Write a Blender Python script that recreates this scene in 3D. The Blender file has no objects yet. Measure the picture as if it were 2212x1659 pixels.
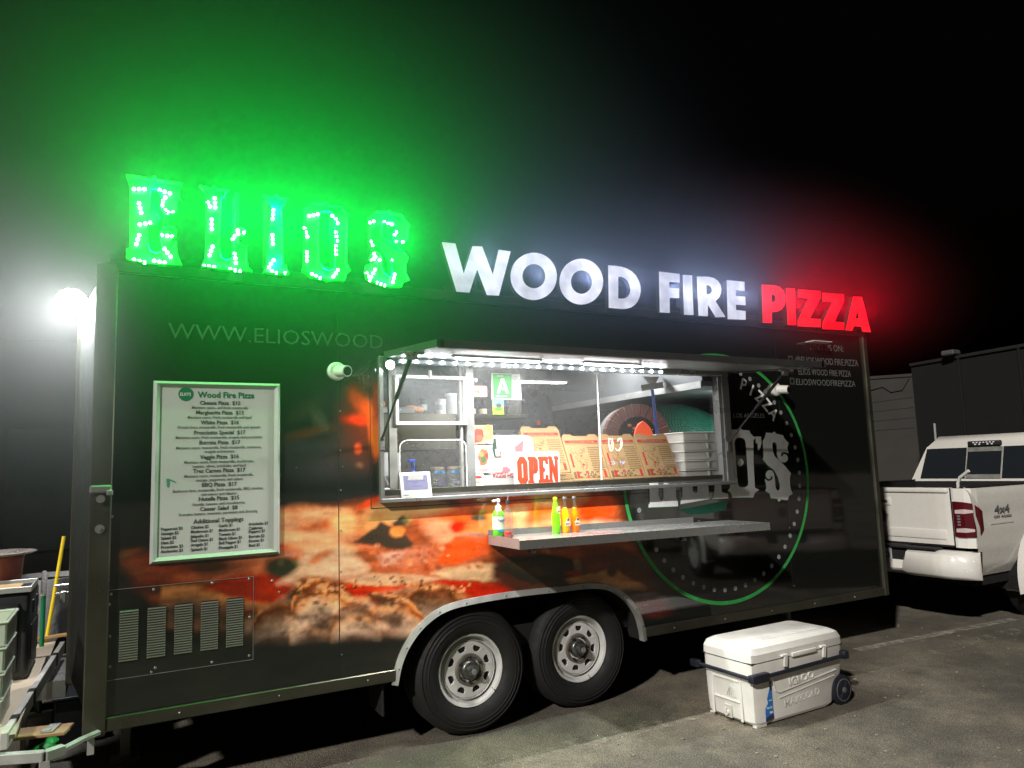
import bpy, bmesh, math, random
import numpy as np
from mathutils import Vector, Matrix
random.seed(7); np.random.seed(7)
R = math.radians
SC = bpy.context.scene
COL = SC.collection

# ------------------------------------------------------------------ camera
CAM = np.array([-2.01541032, -4.32611194, 1.65838409])
YAW, PITCH, ROLL, FPX = R(28.45562631), R(6.53808208), R(-1.9132773), 1577.3691
IW, IH = 2212.0, 1659.0
_F = np.array([math.sin(YAW)*math.cos(PITCH), math.cos(YAW)*math.cos(PITCH), math.sin(PITCH)])
_r = np.array([math.cos(YAW), -math.sin(YAW), 0.0]); _u = np.cross(_r, _F)
_R = _r*math.cos(ROLL)+_u*math.sin(ROLL); _U = -_r*math.sin(ROLL)+_u*math.cos(ROLL)
cd = bpy.data.cameras.new("camera"); cam = bpy.data.objects.new("camera", cd); COL.objects.link(cam)
cd.sensor_width = 36.0; cd.lens = 36.0*FPX/IW; cd.clip_start = 0.05; cd.clip_end = 400
cam.matrix_world = Matrix(((_R[0], _U[0], -_F[0], CAM[0]), (_R[1], _U[1], -_F[1], CAM[1]),
                           (_R[2], _U[2], -_F[2], CAM[2]), (0, 0, 0, 1)))
SC.camera = cam

# ------------------------------------------------------------------ world, main light, exposure
w = bpy.data.worlds.new("World"); SC.world = w; w.use_nodes = True
nt = w.node_tree; nt.nodes.clear()
sky = nt.nodes.new("ShaderNodeTexSky"); sky.sky_type = 'NISHITA'; sky.sun_disc = False
sky.sun_elevation = R(-4); sky.sun_rotation = R(242)
bg = nt.nodes.new("ShaderNodeBackground"); bg.inputs[1].default_value = 0.05
wo = nt.nodes.new("ShaderNodeOutputWorld")
nt.links.new(sky.outputs[0], bg.inputs[0]); nt.links.new(bg.outputs[0], wo.inputs[0])
sl = bpy.data.lights.new("parking_lot_light", 'SUN'); sl.energy = 3.4; sl.angle = R(2.0); sl.color = (1.0, .95, .87)
so = bpy.data.objects.new("parking_lot_light", sl); COL.objects.link(so)
so.rotation_euler = Vector((.78, .50, -.56)).to_track_quat('-Z', 'Y').to_euler()
so.location = (-8, -8, 8)
SC.view_settings.view_transform = 'Standard'; SC.view_settings.look = 'None'
SC.view_settings.exposure = 0; SC.view_settings.gamma = 1; SC.view_settings.use_curve_mapping = False
SC.render.engine = 'CYCLES'
cy = SC.cycles
cy.use_denoising = True; cy.max_bounces = 6; cy.diffuse_bounces = 3; cy.glossy_bounces = 4; cy.volume_bounces = 0
cy.transmission_bounces = 4; cy.transparent_max_bounces = 12; cy.caustics_reflective = False; cy.caustics_refractive = False
cy.sample_clamp_indirect = 4; cy.volume_step_rate = 2.0; cy.volume_max_steps = 96

# ------------------------------------------------------------------ measuring the place from the photograph
def _ray(px, py): return _F+_R*(px-IW/2)/FPX-_U*(py-IH/2)/FPX
def YP(px, py, y=0.0):
    r = _ray(px, py); return CAM+(y-CAM[1])/r[1]*r
def ZP(px, py, z=0.0):
    r = _ray(px, py); return CAM+(z-CAM[2])/r[2]*r
def W2(px, py, y=0.0):
    p = YP(px, py, y); return (p[0], p[2])
def zm(x0, y0, s):            # zoomed-crop pixels -> full picture pixels
    return lambda u, v: ((x0+u/s)/1.8228, (y0+v/s)/1.8228)
def wallpts(pts, f, y=0.0): return [W2(*f(u, v), y) for u, v in pts]

# ------------------------------------------------------------------ materials
def S(r, g, b):
    f = lambda c: c/12.92 if c <= .04045 else ((c+.055)/1.055)**2.4
    return (f(r/255), f(g/255), f(b/255))
def mat(name, col, rough=.5, metal=0.0, em=None, es=0.0, nz=.15, ns=12.0, bump=0.0, bs=60.0, spec=.5, coat=0.0, trans=0.0, rn=.1, ior=1.45):
    m = bpy.data.materials.new(name); m.use_nodes = True; n = m.node_tree.nodes; l = m.node_tree.links
    b = n["Principled BSDF"]
    b.inputs["Roughness"].default_value = rough; b.inputs["Metallic"].default_value = metal
    b.inputs["Specular IOR Level"].default_value = spec; b.inputs["Coat Weight"].default_value = coat
    b.inputs["Transmission Weight"].default_value = trans; b.inputs["IOR"].default_value = ior
    tc = n.new("ShaderNodeTexCoord")
    t = n.new("ShaderNodeTexNoise"); t.inputs["Scale"].default_value = ns; t.inputs["Detail"].default_value = 6
    l.new(tc.outputs["Object"], t.inputs["Vector"])
    mx = n.new("ShaderNodeMix"); mx.data_type = 'RGBA'
    mx.inputs["A"].default_value = (*[c*(1-nz) for c in col], 1); mx.inputs["B"].default_value = (*[min(1, c*(1+nz)) for c in col], 1)
    l.new(t.outputs["Fac"], mx.inputs["Factor"]); l.new(mx.outputs["Result"], b.inputs["Base Color"])
    mr = n.new("ShaderNodeMapRange"); mr.inputs["From Min"].default_value = .3; mr.inputs["From Max"].default_value = .7
    mr.inputs["To Min"].default_value = max(.02, rough-rn); mr.inputs["To Max"].default_value = min(1, rough+rn)
    l.new(t.outputs["Fac"], mr.inputs["Value"]); l.new(mr.outputs["Result"], b.inputs["Roughness"])
    if em: b.inputs["Emission Color"].default_value = (*em, 1); b.inputs["Emission Strength"].default_value = es
    if bump:
        t2 = n.new("ShaderNodeTexNoise"); t2.inputs["Scale"].default_value = bs; t2.inputs["Detail"].default_value = 4
        l.new(tc.outputs["Object"], t2.inputs["Vector"])
        bp = n.new("ShaderNodeBump"); bp.inputs["Strength"].default_value = bump; bp.inputs["Distance"].default_value = .01
        l.new(t2.outputs["Fac"], bp.inputs["Height"]); l.new(bp.outputs["Normal"], b.inputs["Normal"])
    return m
def glow(name, col, s):
    m = mat(name, (.8, .8, .8), .4, em=col, es=s, nz=.02)
    m.cycles.emission_sampling = 'NONE'
    return m
def glass(name, tint=(1, 1, 1), rough=.02, refl=.12, haze=0.0):
    m = bpy.data.materials.new(name); m.use_nodes = True; n = m.node_tree.nodes; l = m.node_tree.links; n.clear()
    o = n.new("ShaderNodeOutputMaterial"); a = n.new("ShaderNodeBsdfTransparent"); a.inputs[0].default_value = (*tint, 1)
    g = n.new("ShaderNodeBsdfGlossy"); g.inputs["Roughness"].default_value = rough
    lw = n.new("ShaderNodeLayerWeight"); lw.inputs[0].default_value = .5; fr = n.new("ShaderNodeMath"); fr.operation = "POWER"; fr.inputs[1].default_value = 4.0; l.new(lw.outputs["Facing"], fr.inputs[0])
    mx = n.new("ShaderNodeMixShader"); ad = n.new("ShaderNodeMath"); ad.operation = 'MULTIPLY_ADD'
    ad.inputs[1].default_value = .9; ad.inputs[2].default_value = .03+refl*.2
    l.new(fr.outputs[0], ad.inputs[0]); l.new(ad.outputs[0], mx.inputs[0]); l.new(a.outputs[0], mx.inputs[1]); l.new(g.outputs[0], mx.inputs[2])
    if haze:
        d = n.new("ShaderNodeBsdfDiffuse"); d.inputs[0].default_value = (.8, .8, .8, 1); m2 = n.new("ShaderNodeMixShader"); m2.inputs[0].default_value = haze
        l.new(mx.outputs[0], m2.inputs[1]); l.new(d.outputs[0], m2.inputs[2]); l.new(m2.outputs[0], o.inputs[0])
    else: l.new(mx.outputs[0], o.inputs[0])
    return m

# ------------------------------------------------------------------ geometry helpers
class G:
    def __init__(s): s.b = bmesh.new()
    def box(s, c, d, bev=0.0, seg=1, rot=None, taper=None):
        r = bmesh.ops.create_cube(s.b, size=1.0)
        vs = r['verts']
        for v in vs:
            x, y, z = v.co
            if taper and z > 0: x *= taper[0]; y *= taper[1]
            v.co = (x*d[0], y*d[1], z*d[2])
        if bev > 0:
            es = list({e for v in vs for e in v.link_edges})
            q = bmesh.ops.bevel(s.b, geom=es, offset=min(bev, min(d)*.45), segments=seg, affect='EDGES', profile=.5)
            vs = list({v for f in q['faces'] for v in f.verts} | {v for v in vs if v.is_valid})
            fs = {f for v in vs for f in v.link_faces}; vs = list({v for f in fs for v in f.verts})
        m = Matrix.Translation(Vector(c))
        if rot is not None: m = m @ (rot.to_4x4() if hasattr(rot, 'to_4x4') else rot)
        bmesh.ops.transform(s.b, matrix=m, verts=vs); return s
    def b2(s, x0, x1, y0, y1, z0, z1, bev=0.0, seg=1):
        return s.box(((x0+x1)/2, (y0+y1)/2, (z0+z1)/2), (abs(x1-x0), abs(y1-y0), abs(z1-z0)), bev, seg)
    def bar(s, p0, p1, w, h, bev=0.0):          # rectangular bar between two points; w horizontal, h vertical-ish
        p0, p1 = Vector(p0), Vector(p1); d = p1-p0; L = d.length; z = d.normalized()
        up = Vector((0, 0, 1)) if abs(z.z) < .95 else Vector((0, 1, 0))
        x = z.cross(up).normalized(); y = x.cross(z)
        return s.box((p0+p1)/2, (w, h, L), bev, 1, Matrix((x, y, z)).transposed())
    def cyl(s, p0, p1, r0, r1=None, n=16, caps=True):
        r1 = r0 if r1 is None else r1
        p0, p1 = Vector(p0), Vector(p1); d = (p1-p0).normalized()
        a = d.orthogonal().normalized(); b = d.cross(a)
        A = [s.b.verts.new(p0+(a*math.cos(t)+b*math.sin(t))*r0) for t in [2*math.pi*i/n for i in range(n)]]
        B = [s.b.verts.new(p1+(a*math.cos(t)+b*math.sin(t))*r1) for t in [2*math.pi*i/n for i in range(n)]]
        for i in range(n): s.b.faces.new((A[i], A[(i+1) % n], B[(i+1) % n], B[i]))
        if caps: s.b.faces.new(A[::-1]); s.b.faces.new(B)
        return s
    def lathe(s, prof, o=(0, 0, 0), ax=(0, 0, 1), n=24, cap=True):   # prof: (radius, height)
        o = Vector(o); d = Vector(ax).normalized(); a = d.orthogonal().normalized(); b = d.cross(a)
        rings = []
        for r, h in prof:
            rings.append([s.b.verts.new(o+d*h+(a*math.cos(2*math.pi*i/n)+b*math.sin(2*math.pi*i/n))*max(r, 1e-4)) for i in range(n)])
        for A, B in zip(rings, rings[1:]):
            for i in range(n): s.b.faces.new((A[i], A[(i+1) % n], B[(i+1) % n], B[i]))
        if cap: s.b.faces.new(rings[0][::-1]); s.b.faces.new(rings[-1])
        return s
    def tube(s, pts, r, n=8, closed=False):
        P = [Vector(p) for p in pts]; rings = []
        prev = None
        for i, p in enumerate(P):
            d = (P[min(i+1, len(P)-1)]-P[max(i-1, 0)]).normalized()
            a = d.orthogonal().normalized() if prev is None else (prev-d*prev.dot(d)).normalized()
            prev = a; b = d.cross(a)
            rr = r[i] if isinstance(r, (list, tuple)) else r
            rings.append([s.b.verts.new(p+(a*math.cos(2*math.pi*k/n)+b*math.sin(2*math.pi*k/n))*rr) for k in range(n)])
        for A, B in zip(rings, rings[1:]):
            for i in range(n): s.b.faces.new((A[i], A[(i+1) % n], B[(i+1) % n], B[i]))
        s.b.faces.new(rings[0][::-1]); s.b.faces.new(rings[-1]); return s
    def sph(s, c, r, n=10, sc=(1, 1, 1)):
        q = bmesh.ops.create_uvsphere(s.b, u_segments=n, v_segments=max(4, n//2), radius=r)
        bmesh.ops.transform(s.b, matrix=Matrix.Translation(Vector(c)) @ Matrix.Diagonal((*sc, 1)), verts=q['verts']); return s
    def quad(s, *p):
        s.b.faces.new([s.b.verts.new(Vector(q)) for q in p]); return s
    def prism(s, poly, y0, y1):       # simple polygon in x,z pushed from y0 to y1
        A = [s.b.verts.new((x, y0, z)) for x, z in poly]; B = [s.b.verts.new((x, y1, z)) for x, z in poly]; n = len(poly)
        for i in range(n): s.b.faces.new((A[i], A[(i+1) % n], B[(i+1) % n], B[i]))
        s.b.faces.new(A[::-1]); s.b.faces.new(B); return s
    def xprism(s, poly, x0, x1):      # simple polygon in y,z pushed from x0 to x1
        A = [s.b.verts.new((x0, y, z)) for y, z in poly]; B = [s.b.verts.new((x1, y, z)) for y, z in poly]; n = len(poly)
        for i in range(n): s.b.faces.new((A[i], A[(i+1) % n], B[(i+1) % n], B[i]))
        s.b.faces.new(A[::-1]); s.b.faces.new(B); return s
    def obj(s, name, m, parent=None, kind=None, sharp=35, label=None):
        bmesh.ops.recalc_face_normals(s.b, faces=s.b.faces)
        me = bpy.data.meshes.new(name); s.b.to_mesh(me); s.b.free()
        return link(name, me, m, parent, kind, sharp, label)
def link(name, me, m, parent=None, kind=None, sharp=35, label=None):
    if m is not None:
        me.materials.clear(); me.materials.append(m)
    if sharp:
        me.shade_smooth(); me.set_sharp_from_angle(angle=R(sharp))
    o = bpy.data.objects.new(name, me); COL.objects.link(o)
    if parent: o.parent = parent
    if kind: o["kind"] = kind
    if label: o["label"] = label
    return o
def thing(name, label, cat, loc=(0, 0, 0), rz=0.0, group=None):
    o = bpy.data.objects.new(name, None); COL.objects.link(o); o.location = loc; o.rotation_euler = (0, 0, rz)
    o.empty_display_size = .1
    o["label"] = label; o["category"] = cat
    if group: o["group"] = group
    return o
def tag(o, label, cat, group=None):
    o["label"] = label; o["category"] = cat
    if group: o["group"] = group
    return o
def dup(root, loc, rz=0.0, label=None):
    r = root.copy(); COL.objects.link(r); r.location = loc; r.rotation_euler = (0, 0, rz)
    if label: r["label"] = label
    for ch in list(root.children):
        c = ch.copy(); COL.objects.link(c); c.parent = r
        for g in list(ch.children):
            d = g.copy(); COL.objects.link(d); d.parent = c
    return r
def _curve(splines, depth, bevel=0.0):
    cu = bpy.data.curves.new("outline", 'CURVE'); cu.dimensions = '2D'; cu.fill_mode = 'BOTH'
    cu.extrude = depth/2; cu.bevel_depth = bevel; cu.bevel_resolution = 1
    for pts in splines:
        sp = cu.splines.new('POLY'); sp.points.add(len(pts)-1)
        for i, (x, y) in enumerate(pts): sp.points[i].co = (x, y, 0, 1)
        sp.use_cyclic_u = True
    return cu
def _mesh(cu, y):
    t = bpy.data.objects.new("t", cu); me = bpy.data.meshes.new_from_object(t); bpy.data.objects.remove(t)
    me.transform(Matrix(((1, 0, 0, 0), (0, 0, -1, y), (0, 1, 0, 0), (0, 0, 0, 1))))
    return me
def plate(name, splines, y, depth, m, parent=None, bevel=0.0, label=None, sharp=30, kind=None):   # flat cut shape (holes allowed) on an x,z plane centred on y
    return link(name, _mesh(_curve(splines, depth, bevel), y), m, parent, kind, sharp, label)
def ell(cx, cz, rx, rz, n=40, a0=0.0): return [(cx+rx*math.cos(2*math.pi*i/n+a0), cz+rz*math.sin(2*math.pi*i/n+a0)) for i in range(n)]
def words(name, items, y, m, parent=None, depth=.0008):    # items: (text, x, z, size, align, xscale, bold, angle)
    bm = bmesh.new()
    for it in items:
        s, x, z, size = it[:4]; al = it[4] if len(it) > 4 else 'LEFT'; xs = it[5] if len(it) > 5 else 1.0
        bo = it[6] if len(it) > 6 else 0.0; an = it[7] if len(it) > 7 else 0.0
        cu = bpy.data.curves.new("t", 'FONT'); cu.body = s; cu.size = size; cu.align_x = al; cu.resolution_u = 2
        cu.offset = bo*size; cu.extrude = depth/2
        t = bpy.data.objects.new("t", cu); me = bpy.data.meshes.new_from_object(t); bpy.data.objects.remove(t)
        me.transform(Matrix.Translation((x, y, z)) @ Matrix.Rotation(an, 4, 'Y') @ Matrix(((xs, 0, 0, 0), (0, 0, -1, 0), (0, 1, 0, 0), (0, 0, 0, 1))))
        bm.from_mesh(me); bpy.data.meshes.remove(me)
    me = bpy.data.meshes.new(name); bm.to_mesh(me); bm.free()
    return link(name, me, m, parent, None, 0)
def lamp(name, kind, loc, energy, col=(1, 1, 1), size=.02, to=None, sy=None, spot=None, blend=.5, parent=None):
    l = bpy.data.lights.new(name, kind); l.energy = energy; l.color = col
    if kind == 'AREA':
        l.shape = 'RECTANGLE'; l.size = size; l.size_y = sy or size
    elif kind in ('POINT', 'SPOT'): l.shadow_soft_size = size
    if kind == 'SPOT': l.spot_size = spot or R(120); l.spot_blend = blend
    o = bpy.data.objects.new(name, l); COL.objects.link(o); o.location = loc
    if to: o.rotation_euler = (Vector(to)-Vector(loc)).to_track_quat('-Z', 'Y').to_euler()
    return o

# ------------------------------------------------------------------ shared materials
M = dict(
    steel=mat('brushed_steel', (.30, .30, .295), .30, .6, nz=.05, ns=5),
    steel2=mat('worn_aluminium_trim', (.11, .105, .08), .34, .8, nz=.25, ns=4, bump=.15, bs=5),
    alu=mat('satin_aluminium', (.62, .62, .60), .45, .7, nz=.2, ns=8),
    galv=mat('dull_galvanised_metal', (.30, .30, .28), .55, .6, nz=.3, ns=14),
    black=mat('black_gloss_vinyl', (.012, .013, .012), .12, nz=.2, ns=5, rn=.05),
    dark=mat('matte_black', (.012, .012, .012), .7, nz=.3),
    under=mat('sooty_black_underbody', (.006, .006, .006), .9),
    rubber=mat('tyre_rubber', (.007, .007, .007), .75, nz=.3, ns=25, bump=.1, bs=80),
    white=mat('white_plastic', (.68, .67, .64), .42, nz=.05),
    rimp=mat('silver_wheel_paint', (.60, .60, .59), .36, .2, nz=.2, ns=14),
    lit=glow('white_tube_light', (.95, .98, 1), 9),
    card=mat('kraft_cardboard', S(178, 144, 98), .75, nz=.12, ns=30),
    red=mat('red_print', S(190, 32, 36), .6),
    ink=mat('brown_black_ink', (.05, .04, .03), .6),
    brick=mat('dark_red_firebrick', S(96, 52, 42), .8, nz=.4, ns=18, bump=.4),
    wood=mat('weathered_plywood', S(150, 120, 88), .8, nz=.3, ns=6),
)
# ================================================================== GROUND
def ground_mat():
    m = bpy.data.materials.new('worn_asphalt'); m.use_nodes = True; n = m.node_tree.nodes; l = m.node_tree.links
    b = n["Principled BSDF"]; tc = n.new("ShaderNodeTexCoord")
    def noise(s, d=5, ro=.55):
        t = n.new("ShaderNodeTexNoise"); t.inputs["Scale"].default_value = s; t.inputs["Detail"].default_value = d; t.inputs["Roughness"].default_value = ro
        l.new(tc.outputs["Object"], t.inputs["Vector"]); return t
    def ramp(src, p):
        r = n.new("ShaderNodeValToRGB"); l.new(src, r.inputs[0]); e = r.color_ramp.elements
        e[0].position, e[0].color = p[0][0], (*p[0][1], 1); e[1].position, e[1].color = p[-1][0], (*p[-1][1], 1)
        for q in p[1:-1]: x = e.new(q[0]); x.color = (*q[1], 1)
        return r
    def mul(a, b_, f=1.0):
        x = n.new("ShaderNodeMix"); x.data_type = 'RGBA'; x.blend_type = 'MULTIPLY'; x.inputs["Factor"].default_value = f
        l.new(a, x.inputs["A"]); l.new(b_, x.inputs["B"]); return x.outputs["Result"]
    big = ramp(noise(.9, 6, .62).outputs["Fac"], [(.32, (.11, .102, .088)), (.5, (.17, .153, .128)), (.68, (.29, .255, .20))])
    mid = ramp(noise(6, 8, .7).outputs["Fac"], [(.32, (.72, .72, .72)), (.68, (1.18, 1.16, 1.12))])
    fine = ramp(noise(90, 4, .8).outputs["Fac"], [(.3, (.35, .35, .35)), (.5, (.95, .95, .95)), (.7, (1.7, 1.65, 1.55))])
    v = n.new("ShaderNodeTexVoronoi"); v.inputs["Scale"].default_value = 130; l.new(tc.outputs["Object"], v.inputs["Vector"])
    vr = ramp(v.outputs["Distance"], [(.0, (1.6, 1.55, 1.45)), (.22, (1, 1, 1)), (.6, (.62, .62, .62))])
    c = mul(mul(mul(big.outputs[0], mid.outputs[0]), fine.outputs[0]), vr.outputs[0], .8)
    l.new(c, b.inputs["Base Color"]); b.inputs["Roughness"].default_value = .85; b.inputs["Specular IOR Level"].default_value = .3
    bp = n.new("ShaderNodeBump"); bp.inputs["Strength"].default_value = .9; bp.inputs["Distance"].default_value = .006
    ad = n.new("ShaderNodeMath"); ad.operation = 'ADD'
    l.new(v.outputs["Distance"], ad.inputs[0]); l.new(noise(45, 6, .7).outputs["Fac"], ad.inputs[1])
    l.new(ad.outputs[0], bp.inputs["Height"]); l.new(bp.outputs["Normal"], b.inputs["Normal"])
    return m
MG = ground_mat()
g = bmesh.new(); bmesh.ops.create_grid(g, x_segments=60, y_segments=60, size=60)
for v in g.verts: v.co.z = 0
me = bpy.data.meshes.new('asphalt_ground'); g.to_mesh(me); g.free()
link('asphalt_ground', me, MG, kind='structure', sharp=0)
def paint_mat(name, col, lo, hi):
    m = mat(name, col, .8, nz=.3, ns=30); n = m.node_tree.nodes; l = m.node_tree.links
    t = n.new("ShaderNodeTexNoise"); t.inputs["Scale"].default_value = 9; t.inputs["Detail"].default_value = 9; t.inputs["Roughness"].default_value = .75
    tc = n.new("ShaderNodeTexCoord"); l.new(tc.outputs["Object"], t.inputs["Vector"])
    mr = n.new("ShaderNodeMapRange"); mr.inputs["From Min"].default_value = lo; mr.inputs["From Max"].default_value = hi
    l.new(t.outputs["Fac"], mr.inputs["Value"]); l.new(mr.outputs["Result"], n["Principled BSDF"].inputs["Alpha"]); return m
MP = paint_mat('faded_line_paint', (.30, .27, .21), .47, .70)
MP2 = paint_mat('faded_white_line', (.34, .32, .27), .38, .62)
def line(p0, p1, wd, m, name='parking_line'):
    p0, p1 = Vector(p0), Vector(p1); d = (p1-p0).normalized(); nrm = Vector((-d.y, d.x, 0))*wd/2
    q = G(); q.quad(p0-nrm, p1-nrm, p1+nrm, p0+nrm); return q.obj(name, m, kind='structure', sharp=0)
line((-3.5, -.52, .004), (9, -.30, .004), .16, MP)
line(tuple(ZP(1850, 1405)[:2])+(.004,), tuple(ZP(2190, 1338)[:2])+(.004,), .10, MP2)
# loose grit on the asphalt: nobody could count it
bm = bmesh.new()
for i in range(1100):
    x = random.uniform(-2.5, 8); y = random.uniform(-3.2, 2.5) if x > 4.2 else random.uniform(-3.2, .1)
    s = random.choice([.002, .003, .003, .004, .005, .009]); q = bmesh.ops.create_icosphere(bm, subdivisions=1, radius=s)
    bmesh.ops.transform(bm, matrix=Matrix.Translation((x, y, s*.45)) @ Matrix.Diagonal((random.uniform(.8, 1.6), random.uniform(.8, 1.4), .7, 1)), verts=q['verts'])
me = bpy.data.meshes.new('loose_gravel'); bm.to_mesh(me); bm.free()
link('loose_gravel', me, mat('pale_grit', (.20, .18, .15), .8, nz=.6, ns=3), kind='stuff', sharp=0)

# ================================================================== FOOD TRAILER
X0, X1, ZB, ZT, YB = -2.08, 4.04, .47, 2.78, 2.42
TR = thing('food_trailer', 'black pizza food trailer with lit roof letters, open serving window and pizza mural', 'food trailer')
WX0, WX1, WZ0, WZ1 = -.60, 2.27, 1.50, 2.345
ARCH = [(-.53, .40), (-.50, .52), (-.44, .63), (-.34, .73), (-.2, .80), (0, .825), (.30, .835), (.62, .83), (.88, .825), (1.06, .79), (1.19, .71), (1.28, .60), (1.32, .48), (1.33, .40)]

# ---- the printed wrap: a picture of a pizza painted into vertex colours of the side panels
def proj(x, y, z):
    d = np.stack([x-CAM[0], y-CAM[1], z-CAM[2]], -1)
    zz = d@_F; return IW/2+FPX*(d@_R)/zz, IH/2-FPX*(d@_U)/zz
def vnoise(x, y, s, seed):
    rs = np.random.RandomState(seed); T = rs.rand(64, 64)
    x = x/s; y = y/s; xi = np.floor(x).astype(int); yi = np.floor(y).astype(int); fx = x-xi; fy = y-yi
    fx = fx*fx*(3-2*fx); fy = fy*fy*(3-2*fy)
    a = T[xi % 64, yi % 64]; b = T[(xi+1) % 64, yi % 64]; c = T[xi % 64, (yi+1) % 64]; d = T[(xi+1) % 64, (yi+1) % 64]
    return (a*(1-fx)+b*fx)*(1-fy)+(c*(1-fx)+d*fx)*fy
def fbm(x, y, s, seed): return sum(vnoise(x, y, s/2**i, seed+i)*.5**i for i in range(4))/1.875
def mural(px, py):
    wx = (fbm(px, py, 60, 1)-.5); wy = (fbm(px, py, 60, 9)-.5)
    fx = (fbm(px, py, 12, 21)-.5); fy = (fbm(px, py, 12, 31)-.5)
    C = np.zeros((len(px), 3)); C[:] = np.array(S(30, 31, 29))*.9
    hv = (fbm(px, py, 140, 5)); C *= (.75+.5*hv)[:, None]
    def put(mask, col): C[:] = C*(1-mask[:, None])+np.array(S(*col))*mask[:, None]
    def E(cx, cy, rx, ry, a, col, soft=.5, op=1.0, wp=14, fw=3):
        X = px-cx+wx*wp+fx*fw; Y = py-cy+wy*wp+fy*fw; ca, sa = math.cos(R(a)), math.sin(R(a))
        u = (X*ca+Y*sa)/rx; v = (-X*sa+Y*ca)/ry; d = np.sqrt(u*u+v*v)
        put(op*np.clip((1+soft/2-d)/soft, 0, 1)**1.3, col)
    def P(pts, col, soft=6, op=1.0, wp=14, fw=5):
        X = px+wx*wp+fx*fw; Y = py+wy*wp+fy*fw; n = len(pts)
        ins = np.zeros(len(px), bool); D = np.full(len(px), 1e9)
        for i in range(n):
            x1, y1 = pts[i]; x2, y2 = pts[(i+1) % n]
            cnd = ((y1 > Y) != (y2 > Y)) & (X < (x2-x1)*(Y-y1)/(y2-y1+1e-9)+x1); ins ^= cnd
            dx, dy = x2-x1, y2-y1; t = np.clip(((X-x1)*dx+(Y-y1)*dy)/(dx*dx+dy*dy+1e-9), 0, 1)
            D = np.minimum(D, np.hypot(X-x1-t*dx, Y-y1-t*dy))
        sd = np.where(ins, D, -D); put(op*np.clip(.5+sd/soft, 0, 1), col)
    # flames and blurred toppings left of the window
    E(690, 905, 26, 13, 50, (104, 118, 92), 1.2, .55); E(655, 885, 40, 12, -30, (70, 74, 50), 1.3, .5)
    E(640, 985, 60, 45, 10, (74, 76, 78), 1.2, .6); E(700, 1000, 40, 35, 0, (66, 64, 66), 1.2, .6); E(755, 975, 50, 45, 0, (86, 72, 68), 1.2, .6)
    E(660, 935, 60, 10, -15, (110, 70, 40), 1.2, .6)
    E(790, 915, 44, 70, -6, (150, 62, 34), 1.4, .7); E(775, 905, 30, 12, 8, (236, 72, 36), 1.1); E(783, 880, 13, 36, -35, (226, 92, 40), 1.3); E(770, 855, 12, 24, -20, (150, 66, 34), 1.3, .8)
    E(805, 925, 12, 60, -8, (240, 112, 44), .7); E(812, 950, 10, 40, 0, (246, 130, 60), .8, .8); E(812, 870, 10, 40, 5, (200, 80, 46), .9, .7)
    E(773, 966, 8, 12, 0, (226, 96, 60), .8); E(776, 1001, 8, 7, 0, (150, 112, 80), .9, .8)
    # body of the pizza
    P([(240, 1210), (300, 1185), (340, 1200), (420, 1190), (560, 1150), (600, 1105), (650, 1100), (700, 1092), (760, 1090), (830, 1078), (900, 1072), (1000, 1078), (1100, 1062), (1200, 1056), (1300, 1062), (1345, 1075),
       (1350, 1150), (1400, 1200), (1400, 1290), (900, 1330), (600, 1330), (470, 1330), (330, 1300), (290, 1250)], (178, 96, 58), 26)
    E(270, 1195, 34, 8, -15, (190, 125, 70), .9, .9); E(380, 1215, 80, 22, 5, (150, 64, 40), .9, .9); E(330, 1262, 45, 20, -10, (128, 46, 32), 1, .9)
    E(410, 1208, 30, 8, -5, (180, 110, 70), 1, .8); E(520, 1200, 70, 20, -12, (176, 96, 66), .9); E(515, 1225, 90, 24, -10, (200, 122, 82), .9, .8)
    E(400, 1275, 110, 14, 0, (58, 50, 32), .9, .85); E(455, 1225, 50, 22, 0, (40, 42, 28), 1, .8)
    P([(350, 1262), (420, 1264), (520, 1290), (600, 1300), (540, 1322), (420, 1300), (350, 1292)], (196, 140, 84), 8)
    P([(430, 1275), (520, 1240), (660, 1235), (640, 1290), (560, 1305), (480, 1282)], (176, 52, 32), 12, .95)
    # back band of blurred cream and orange
    E(640, 1120, 60, 26, -10, (236, 156, 106), .8); E(690, 1110, 60, 14, -8, (232, 178, 130), .8); E(610, 1140, 40, 34, 10, (238, 178, 130), .8)
    E(700, 1150, 100, 16, -4, (214, 120, 74), .8, .8); E(650, 1165, 110, 18, -3, (240, 190, 140), .8); E(745, 1128, 32, 26, 0, (250, 192, 130), .7)
    E(640, 1185, 90, 12, -3, (218, 104, 62), .9); E(600, 1200, 60, 10, -3, (210, 150, 116), .9, .8); E(720, 1188, 90, 16, 6, (236, 190, 140), .9)
    E(820, 1085, 44, 9, -14, (236, 84, 52), .8); E(845, 1110, 60, 22, -8, (252, 196, 132), .7); E(810, 1130, 34, 22, -15, (246, 178, 112), .8)
    E(885, 1070, 16, 26, 0, (250, 128, 84), .7); E(883, 1092, 10, 10, 0, (254, 186, 130), .9, .8)
    E(935, 1102, 46, 22, 8, (250, 186, 128), .8); E(975, 1125, 50, 26, 0, (240, 104, 60), .8); E(1040, 1072, 26, 24, 0, (252, 146, 98), .7); E(1010, 1078, 22, 16, 0, (236, 82, 50), .8)
    E(1000, 1150, 42, 22, 0, (232, 110, 70), .9); E(960, 1150, 44, 26, 20, (238, 172, 128), .8, .9); E(990, 1140, 18, 14, 0, (222, 60, 36), .8); E(1045, 1150, 40, 30, 0, (244, 140, 84), .9, .8)
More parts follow.
